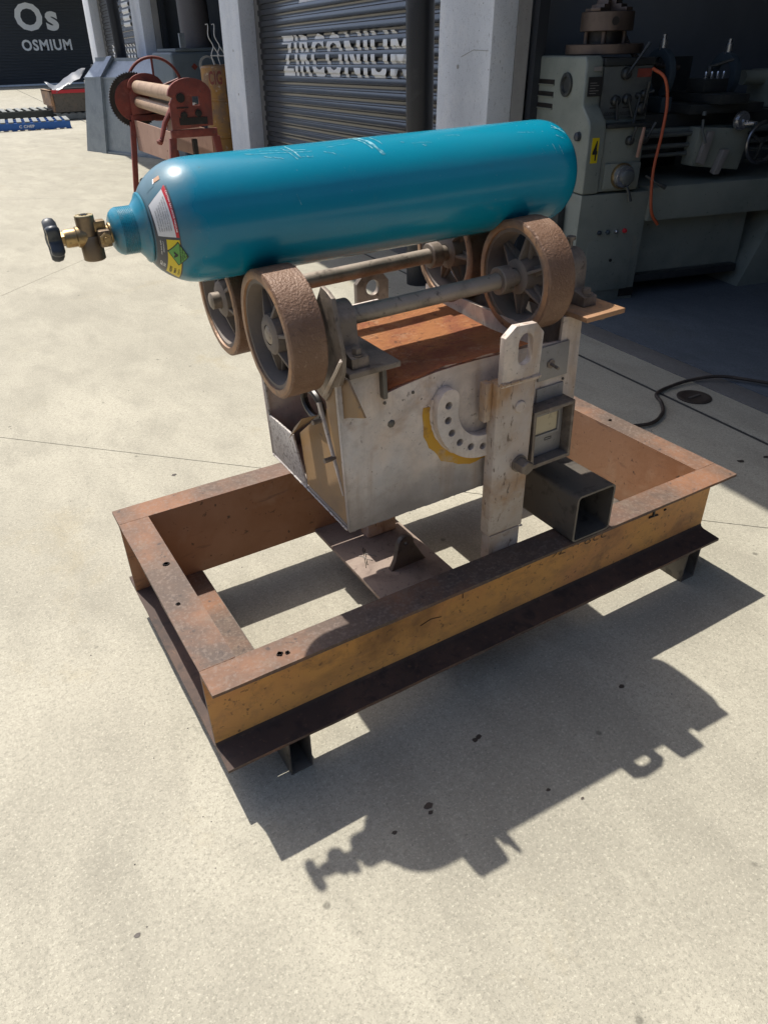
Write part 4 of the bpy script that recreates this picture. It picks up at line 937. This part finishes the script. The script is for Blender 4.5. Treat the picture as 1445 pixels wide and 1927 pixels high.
cr = thing('scrap_crate', (3.8,20.3,.155), 'low open crate of dark scrap with a red rail beside the galvanised hood', 'crate')
for a in ((3.32,4.3,19.82,19.86),(3.32,4.3,20.9,20.94)): MB().box(a[0],a[1],a[2],a[3],.17,.62).obj('crate_side', M['darksteel'], cr)
for a in ((3.30,3.34,19.86,20.9),(4.3,4.34,19.86,20.9)): MB().box(a[0],a[1],a[2],a[3],.17,.62).obj('crate_side', M['rim'], cr)
MB().box(3.3,4.34,19.76,19.815,.56,.63).obj('rail', M['lab_red'], cr)
MB().box(3.36,4.28,19.9,20.88,.165,.30).obj('crate_floor', M['pdark'], cr)
MB().box(3.24,3.30,19.8,20.9,.30,.62).box(3.24,3.30,19.8,20.9,.60,.63).obj('frame_end', M['rim'], cr)
for k in range(9):
    x, y = random.uniform(3.45,4.2), random.uniform(20.0,20.8); s_ = random.uniform(.10,.2)
    MB(Matrix.Translation((x,y,.42+.1*random.random())) @ Matrix.Rotation(random.uniform(0,3),4,'Z') @ Matrix.Rotation(random.uniform(-.5,.5),4,'X')).box(-s_,s_,-s_*.5,s_*.5,-.1,s_*.7).obj('scrap_piece', random.choice([M['oil'],M['darksteel'],M['duct']]), cr, bevel=.01)
bgm = MB()
P = [bgm.v(p) for p in ((3.35,19.85,.62),(3.25,20.2,.80),(3.55,20.5,.70),(3.95,20.3,.95),(4.2,19.9,1.05),(4.0,19.8,.85),(3.7,19.8,.72),(3.40,19.75,.55))]
for q in ((0,1,2),(0,2,6),(2,3,6),(3,5,6),(3,4,5),(0,6,7)): bgm.f([P[i] for i in q])
bmesh.ops.subdivide_edges(bgm.b, edges=bgm.b.edges[:], cuts=3, use_grid_fill=True)
for v in bgm.b.verts: v.co += Vector((0,0,.05))*noise.noise(v.co*6)
bmesh.ops.solidify(bgm.b, geom=bgm.b.faces[:], thickness=.006)
tag(bgm.obj('plastic_sheet', M['bagm'], sharp=80), 'crumpled grey plastic sheet draped over the scrap crate', 'plastic sheet')
tag(MB(Matrix.Rotation(.03,4,'Y')).box(4.62,4.95,19.6,20.0,1.05,1.38).obj('cardboard_box', M['card'], bevel=.008), 'small brown cardboard box on the scrap beside the galvanised hood', 'box')
scp = thing('scrap_heap', (4.7,19.9,0), 'stack of dark scrap under the cardboard box beside the hood', 'scrap heap')
MB().box(4.40,5.3,19.5,20.6,0,.60).obj('lower_block', M['duct'], scp, bevel=.03)
MB().box(4.45,5.2,19.55,20.5,.602,1.11).obj('upper_block', M['oil'], scp, bevel=.03)
tag(MB().box(3.35,3.62,16.0,16.25,0,.90).obj('pale_panel', M['paleprint'], bevel=.01), 'pale mottled block leaning beside the left edge of the hood', 'block')

# ================================================================== LATHE
th_ = math.radians(14); LU = Vector((math.cos(th_),-math.sin(th_),0))
LM = frame((3.439,2.053,.0), LU, (math.sin(th_),math.cos(th_),0))
la = thing('lathe', (4.1,2.3,0), 'grey green metal lathe standing in the dark right-hand workshop bay, yellow tag 4 on it', 'lathe')
ped = MB(LM).hexa([(-.445,.03,0),(0,.03,0),(0,.66,0),(-.445,.66,0),(-.452,.0,.635),(-.012,.0,.635),(-.012,.70,.635),(-.452,.70,.635)]).obj('pedestal', M['lathe'], la, bevel=.006)
MB(LM).box(-.37,-.06,.012,.028,.08,.49).obj('access_panel', M['lathe'], ped, bevel=.003)
for k, c in enumerate(('knob','steadyblue','chrome','lab_red')):
    MB(LM).rev([(0,.013),(.012,.013),(.020,.008)], (-.305+.056*k,.010,.425), (0,-1,0), 14).obj('push_button', M[c], ped)
MB(LM).rev([(0,.010),(.002,.010)], (-.20,.0115,.26), (0,-1,0), 12).obj('lock_hole', M['oil'], ped)
MB(LM).box(-.50,-.4535,.16,.44,.38,.56).obj('terminal_box', M['lathedark'], ped, bevel=.012)
MB(LM).box(-.10,-.004,.022,.030,.03,.08).obj('foot_recess', M['oil'], ped)
# end cover with stepped front
ec = [(.0,.640),(.73,.640),(.74,.98),(.64,1.300),(.125,1.300),(.105,1.27),(.100,1.075),(.015,1.005),(.0,.975)]
cover = MB(LM).poly(ec, (-.454,-.350), 'x').obj('end_cover', M['lathe'], la, bevel=.014, seg=3)
head = MB(LM).poly([(.016,.646),(.70,.646),(.70,1.285),(.125,1.285),(.120,.990),(.018,.965)], (-.349,-.095), 'x').obj('headstock', M['lathe'], la, bevel=.005)
MB(LM).box(-.349,-.03,.125,.60,.99,1.284).obj('headstock_block', M['lathe'], head, bevel=.004)
for z in (1.035,1.095,1.155):
    MB(LM).box(-.4565,-.4535,.43,.655,z,z+.030).obj('louvre', M['oil'], cover)
    MB(LM).hexa([(-.458,.43,z+.0),(-.454,.43,z),(-.454,.655,z),(-.458,.655,z),(-.462,.43,z+.006),(-.456,.43,z+.008),(-.456,.655,z+.008),(-.462,.655,z+.006)]).obj('louvre', M['lathe'], cover)
MB(LM).rev([(0,.058),(.012,.058),(.014,.050),(.014,.040),(.002,.036),(.002,0)], (-.454,.285,1.165), (-1,0,0), 32).obj('spindle_bore', M['lathedark'], cover)
MB(LM).rev([(0,.024),(.02,.022),(.026,.012)], (-.454,.098,.925), (-1,0,0), 12).obj('cover_knob', M['knob'], cover)
MB(LM).box(-.428,-.386,-.0028,-.0005,.800,.925).obj('number_tag', M['lab_yel'], cover)
bm = text2d('4', .030, .098, .02); wrap(bm, lambda x, y: LM @ Vector((-.422+x, -.0045, .813+y))); bmobj(bm, 'number', M['ink'], cover)
MB(LM).box(-.435,-.352,.0945,.0975,1.115,1.205).obj('data_plate', M['ink'], cover)
MB(LM).box(-.410,-.365,.0945,.0975,1.232,1.252).obj('small_plate', M['greyplate'], cover)
for k in range(5): MB(LM).box(-.425,-.425+random.uniform(.03,.065),.0935,.0940,1.128+k*.012,1.1305+k*.012).obj('plate_print', M['greyplate'], cover)
cpn = MB(LM).box(-.340,-.045,.108,.1235,1.005,1.250).obj('control_panel', M['lathepanel'], head, bevel=.003)
MB(LM).box(-.345,-.035,.098,.16,1.252,1.288).obj('panel_cap', M['lathedark'], head, bevel=.008)
MB(LM).box(-.135,-.050,.103,.1075,1.196,1.236).obj('red_plate', M['red'], cpn)
def knob_lever(x, z, r, dx, dz, L, y=.108, dy=-.05):
    k = MB(LM).rev([(0,r),(.022,r*.9),(.030,r*.55)], (x,y,z), (0,-1,0), 20).obj('selector_knob', M['lathedark'], head)
    n = Vector((dx, dy, dz)).normalized()*L
    MB(LM).tube([(x,y-.026,z), (x+n.x*.6,y-.026+n.y*.6,z+n.z*.6), (x+n.x,y-.026+n.y,z+n.z)], [.006,.006,.010], 8).obj('lever', M['lathedark'], k)
knob_lever(-.21,1.215,.030,.55,.75,.17); knob_lever(-.255,1.09,.027,.1,-1,.095); knob_lever(-.185,1.095,.027,.4,-1,.09)
knob_lever(-.115,1.11,.016,-.35,-1,.20, dy=-.3); knob_lever(-.085,1.045,.034,.1,1,.13); knob_lever(-.085,1.115,.02,.6,.2,.05)
knob_lever(-.19,.90,.024,.2,.9,.07,y=.016); knob_lever(-.10,.905,.024,.45,.8,.09,y=.016); 
MB(LM).tube([(-.135,-.03,.965),(-.15,-.04,.90),(-.155,-.035,.82)], [.008,.011,.009], 8).obj('lever', M['redrust'], head)
MB(LM).box(-.345,-.04,-.004,.10,.965,.985).obj('shelf_lip', M['lathedark'], head, bevel=.004)
bm = text2d('GOODWAY INDUSTRIAL CORP', .235, .017, .02); wrap(bm, lambda x, y: LM @ Vector((-.31+x, .1065, 1.018+y))); bmobj(bm, 'lettering', M['ink'], cpn)
for x in (-.28,-.20): MB(LM).box(x,x+.045,.1055,.1075,1.052,1.058).obj('plate_print', M['ink'], cpn)
MB(LM).box(-.325,-.10,.0,.0155,.660,.790).obj('feed_gearbox', M['lathe'], head, bevel=.004)
dl = MB(LM).rev([(0,.068),(.010,.068),(.012,.060)], (-.215,-.0005,.725), (0,-1,0), 36).obj('dial_plate', M['brass'], head)
MB(LM).rev([(0,.060),(.028,.056),(.030,.050)], (-.215,-.012,.725), (0,-1,0), 36).obj('dial_ring', M['chrome'], dl)
MB(LM).rev([(.0,.036),(.022,.036),(.026,.030)], (-.210,-.042,.722), (0,-1,0), 30).obj('dial_knob', M['lathepanel'], dl)
MB(LM).tube([(-.205,-.05,.675),(-.195,-.065,.645),(-.185,-.07,.60)], [.008,.008,.014], 8).obj('lever', M['lathedark'], dl)
# bed, tray, foot, splash guard
MB(LM).box(-.094,1.55,.24,.56,.80,1.00).obj('bed', M['lathedark'], la, bevel=.006)
MB(LM).box(-.094,1.55,.17,.24,.90,.93).obj('bed_rail', M['lathe'], la, bevel=.004)
for z, r in ((.905,.014),(.845,.013),(.800,.011)):
    MB(LM).rev([(0,r),(1.6,r)], (-.06,.13,z), (1,0,0), 14).obj('feed_rod', M['lathepanel'], la)
MB(LM).box(-.011,1.6,-.02,.72,.470,.655).obj('chip_tray', M['lathe'], la, bevel=.012)
MB(LM).box(-.0,.80,.10,.60,.13,.469).obj('front_sheet', M['lathe'], la)
MB(LM).hexa([(.76,.0,0),(1.6,.0,0),(1.6,.62,0),(.76,.62,0),(.95,.0,.468),(1.6,.0,.468),(1.6,.62,.468),(.95,.62,.468)]).obj('pedestal', M['lathe'], la, bevel=.006)
MB(LM).box(.01,.76,.04,.10,.10,.145).obj('foot_brake_bar', M['lathedark'], la, bevel=.004)
MB(LM).box(-.09,.62,.66,.675,.655,1.275).obj('splash_guard', M['lathedark'], la, bevel=.003)
MB(LM).rev([(0,.115),(.07,.115),(.07,.04)], (-.028,.38,1.12), (1,0,0), 36).obj('spindle_chuck', M['lathedark'], la)
# carriage with handwheels
ap = MB(LM).poly([(.28,.74),(.62,.70),(.66,.92),(.30,.94)], (.06,.16), 'y').obj('apron', M['lathe'], la, bevel=.01)
MB(LM).box(.24,.74,.10,.60,1.002,1.05).obj('saddle', M['lathedark'], la, bevel=.008)
MB(LM).box(.36,.56,.02,.50,1.052,1.10).obj('cross_slide', M['lathedark'], la, bevel=.006)
MB(LM).box(.38,.54,.20,.36,1.102,1.17).rev([(0,.02),(.06,.02)], (.46,.28,1.17), (0,0,1), 14).tube([(.46,.28,1.225),(.56,.22,1.26)], .009, 8).obj('tool_post', M['lathedark'], la, bevel=.004)
for k in range(4): MB(LM).rev([(0,.008),(.03,.008),(.035,.006)], (.395+.04*k,.22,1.17), (0,0,1), 6).obj('clamp_screw', M['chrome'], la)
MB(LM).rev([(-.01,.05),(.004,.052),(.012,.048)], (.545,.03,.965), (0,-1,0), 32).rev([(.012,.040),(.024,.038)], (.545,.03,.965), (0,-1,0), 32).tube([(.55,-.01,.965),(.61,-.02,.955)], .008, 8).tube([(.55,.0,.95),(.58,-.035,.955)], .009, 8).obj('cross_slide_dial', M['chrome'], la)
hwc = (.70,.0,.85)
hwl = MB(LM).tube([(hwc[0]+.105*math.cos(t_*math.pi/20), hwc[1], hwc[2]+.105*math.sin(t_*math.pi/20)) for t_ in range(41)], .012, 10, caps=False).obj('hand_wheel', M['dullsteel'], la)
for k in range(3):
    a = .5+k*2.094; MB(LM).tube([hwc, (hwc[0]+.1*math.cos(a), hwc[1]+.03, hwc[2]+.1*math.sin(a))], .010, 8).obj('wheel_spoke', M['lathedark'], hwl)
MB(LM).tube([(.30,.05,.98),(.30,.04,.92),(.32,.02,.86)], .008, 8).rev([(0,.013),(.02,.010)], (.30,.05,1.0), (0,0,1), 10).obj('lever', M['lathepanel'], ap)
MB(LM).hexa([(.42,.02,.69),(.46,.02,.69),(.46,.06,.70),(.42,.06,.70),(.46,.02,.82),(.50,.02,.82),(.50,.06,.82),(.46,.06,.82)]).obj('half_nut_lever', M['greyplate'], ap, bevel=.004)
MB(LM).hexa([(.30,.03,.76),(.35,.03,.74),(.35,.055,.74),(.30,.055,.76),(.34,.03,.92),(.38,.03,.92),(.38,.055,.92),(.34,.055,.92)]).obj('half_nut_lever', M['greyplate'], ap, bevel=.004)
# gear selector rod at tray level
MB(LM).tube([(-.07,-.02,.72),(-.02,-.06,.685),(.03,-.08,.66)], [.006,.008,.013], 8).obj('lever', M['lathedark'], la)
# steady rests: C-shaped castings
def steady(u, zc, R_, lab):
    s_ = thing('steady_rest', LM @ Vector((u,.4,1.0)), lab, 'steady rest')
    P = circ(.40, zc, R_, 22, -60, 240, False)+circ(.40, zc, R_-.045, 18, 240, -60, False)
    o_ = MB(LM).poly([(a, b) for a, b in P], (u-.02, u+.02), 'x').obj('ring', M['steadyblue'], s_, bevel=.005)
    MB(LM).box(u-.035,u+.035,.28,.52,1.002,zc-R_*.80).obj('foot', M['steadyblue'], s_, bevel=.005)
    MB(LM).rev([(0,.022),(.05,.022),(.052,.014),(.075,.014)], (u,.40,zc+R_-.01), (0,0,1), 14).obj('jaw_screw', M['chrome'], s_)
    return s_
steady(.205, 1.19, .135, 'blue grey steady rest ring on the lathe bed nearer the headstock')
steady(.66, 1.17, .125, 'blue grey steady rest ring on the lathe bed further from the headstock')
# tail stock hint
MB(LM).box(.95,1.35,.28,.52,1.002,1.20).rev([(0,.04),(.2,.04)], (.80,.40,1.16), (1,0,0), 20).obj('tailstock', M['lathe'], la, bevel=.01)
# chuck on its back plate on top of the headstock
ck = thing('chuck', LM @ Vector((-.20,.35,1.30)), 'brown steel lathe chuck lying jaws up on top of the headstock', 'chuck')
cz = 1.303
MB(LM).rev([(0,.205),(.004,.210),(.045,.210),(.048,.205)], (-.21,.35,cz), (0,0,1), 56).obj('back_plate', M['chuck'], ck)
MB(LM).rev([(.048,.095),(.105,.095)], (-.21,.35,cz), (0,0,1), 40).obj('chuck_neck', M['oil'], ck)
for k in range(5):
    a = k*1.2566+.3; MB(LM).rev([(.0485,.013),(.104,.013)], (-.21+.082*math.cos(a)*1.28,.35+.082*math.sin(a)*1.28,cz), (0,0,1), 10).obj('stud', M['chuck'], ck)
MB(LM).rev([(.106,.138),(.109,.141),(.192,.141),(.195,.136)], (-.21,.35,cz), (0,0,1), 56).obj('chuck_body', M['chuck'], ck)
for k in range(4):
    a = k*math.pi/2+.45; R_ = Matrix.Translation((-.21,.35,cz)) @ Matrix.Rotation(a, 4, 'Z')
    MB(LM @ R_).poly([(.018,.196),(.128,.196),(.128,.212),(.092,.212),(.092,.228),(.060,.228),(.060,.248),(.018,.248)], (-.030,.030), 'y').obj('jaw', M['chuck'], ck, bevel=.003)
MB(LM).rev([(0,.020),(.004,.020),(.004,.010)], (-.245,.2125,cz+.150), (-.25,-1,0), 16).obj('key_socket', M['oil'], ck)

# orange hose hanging from the headstock, black corrugated hose on the guard, wall behind
def LP(*p): return LM @ Vector(p)
tag(MB().tube(bez([LP(-.055,.09,1.235),LP(-.02,.02,1.19),LP(.005,.0,1.08),LP(-.01,-.02,.93),LP(-.04,-.04,.76),LP(-.035,-.05,.62),LP(-.01,-.05,.52),LP(.045,-.045,.455)], 10), .0085, 10).obj('hose', M['orange']), 'thin orange hose hanging down the front of the lathe', 'hose')
pts = bez([LP(-.03,.55,1.43),LP(.03,.56,1.40),LP(.08,.56,1.34),LP(.17,.56,1.26),LP(.30,.56,1.235),LP(.42,.5,1.22)], 16)
tag(MB().tube(pts, [.013+.003*(i % 2) for i in range(len(pts))], 10).obj('corrugated_hose', M['rubber']), 'black corrugated coolant hose rising over the lathe splash guard', 'hose')
tag(MB().tube([LP(-.062,.55,1.452), LP(-.03,.55,1.43)], [.010,.013], 8).obj('hose_tip', M['copper'], None), 'coppery nozzle at the end of the black corrugated hose', 'nozzle')

# ================================================================== CABLE, DRAIN COVER, SMALL THINGS ON THE GROUND
def gpt(x, y, z=.012): return (x, y, z)
tag(MB().tube(bez([gpt(1.75,.95),gpt(1.95,.88),gpt(2.139,.786),gpt(2.27,.82),gpt(2.36,.90),gpt(2.42,.98,.010),gpt(2.53,1.0),gpt(2.66,.99,.018),gpt(2.78,.93,.030),gpt(2.86,.82,.030),gpt(2.95,.66,.030),gpt(3.05,.50,.030)], 10), .0080, 10).obj('cable', M['rubber']), 'dark rubber cable running from the frame across the drain line into the right bay', 'cable')
dcv = MB().rev([(0,.075),(.004,.075),(.006,.070),(.006,.055),(.004,.052),(.004,.0)], (2.548,.875,.0005), (0,0,1), 40).obj('drain_cover', M['rubber'])
MB().box(2.515,2.583,.868,.880,.0047,.0085).obj('grip_bar', M['darksteel'], dcv)
tag(dcv, 'small round black drain cover set between the joint and the threshold', 'drain cover')
def splat(x, y, r, seed):
    random.seed(seed); mb = MB(); c = mb.v((x, y, .0012)); n = 18
    ring = [mb.v((x+r*(1+.45*noise.noise(Vector((math.cos(t_)*1.3+seed, math.sin(t_)*1.3, 0))))*math.cos(t_), y+r*(.75+.4*noise.noise(Vector((math.cos(t_)+seed, math.sin(t_), 4))))*math.sin(t_), .0008)) for t_ in [2*math.pi*k/n for k in range(n)]]
    for k in range(n): mb.f([c, ring[k], ring[(k+1) % n]])
    return mb.obj('oil_spot', M['rubber'])
SPL = [(2.208,.383,.014),(.351,-.218,.010),(.542,-.132,.008),(.954,-.195,.008),(.347,-.234,.006),(-.255,-.157,.006),(.257,-.233,.006),(.594,-.324,.005),(.555,-.129,.008),(.642,-.379,.004),(.336,1.488,.010),(2.317,.352,.012),(3.272,10.714,.060)]
SLB = ['dark oil spot in the shade right of the frame corner','large dark oil spot in the cylinder shadow, just below its front end','dark oil spot in the middle of the cylinder shadow','dark oil spot in the shadow left of its right end','small dark speck touching the large oil spot in the shadow','tiny dark speck on the bright concrete at far lower left','small speck in the shadow above the hand wheel shadow','tiny speck on bright concrete below the right half of the shadow','small pale rimmed speck beside the middle oil spot','tiniest speck on the bright concrete below the shadow','small dark speck on the concrete behind the frame at left','dark oil spot at the right edge of the picture in the shade','flat dark stain on the sunlit yard in front of the galvanised hood']
for k, (u, v, r) in enumerate(SPL):
    o = splat(u, v, r, k+1); tag(o, SLB[k], 'oil spot', 'oil spots on the concrete')
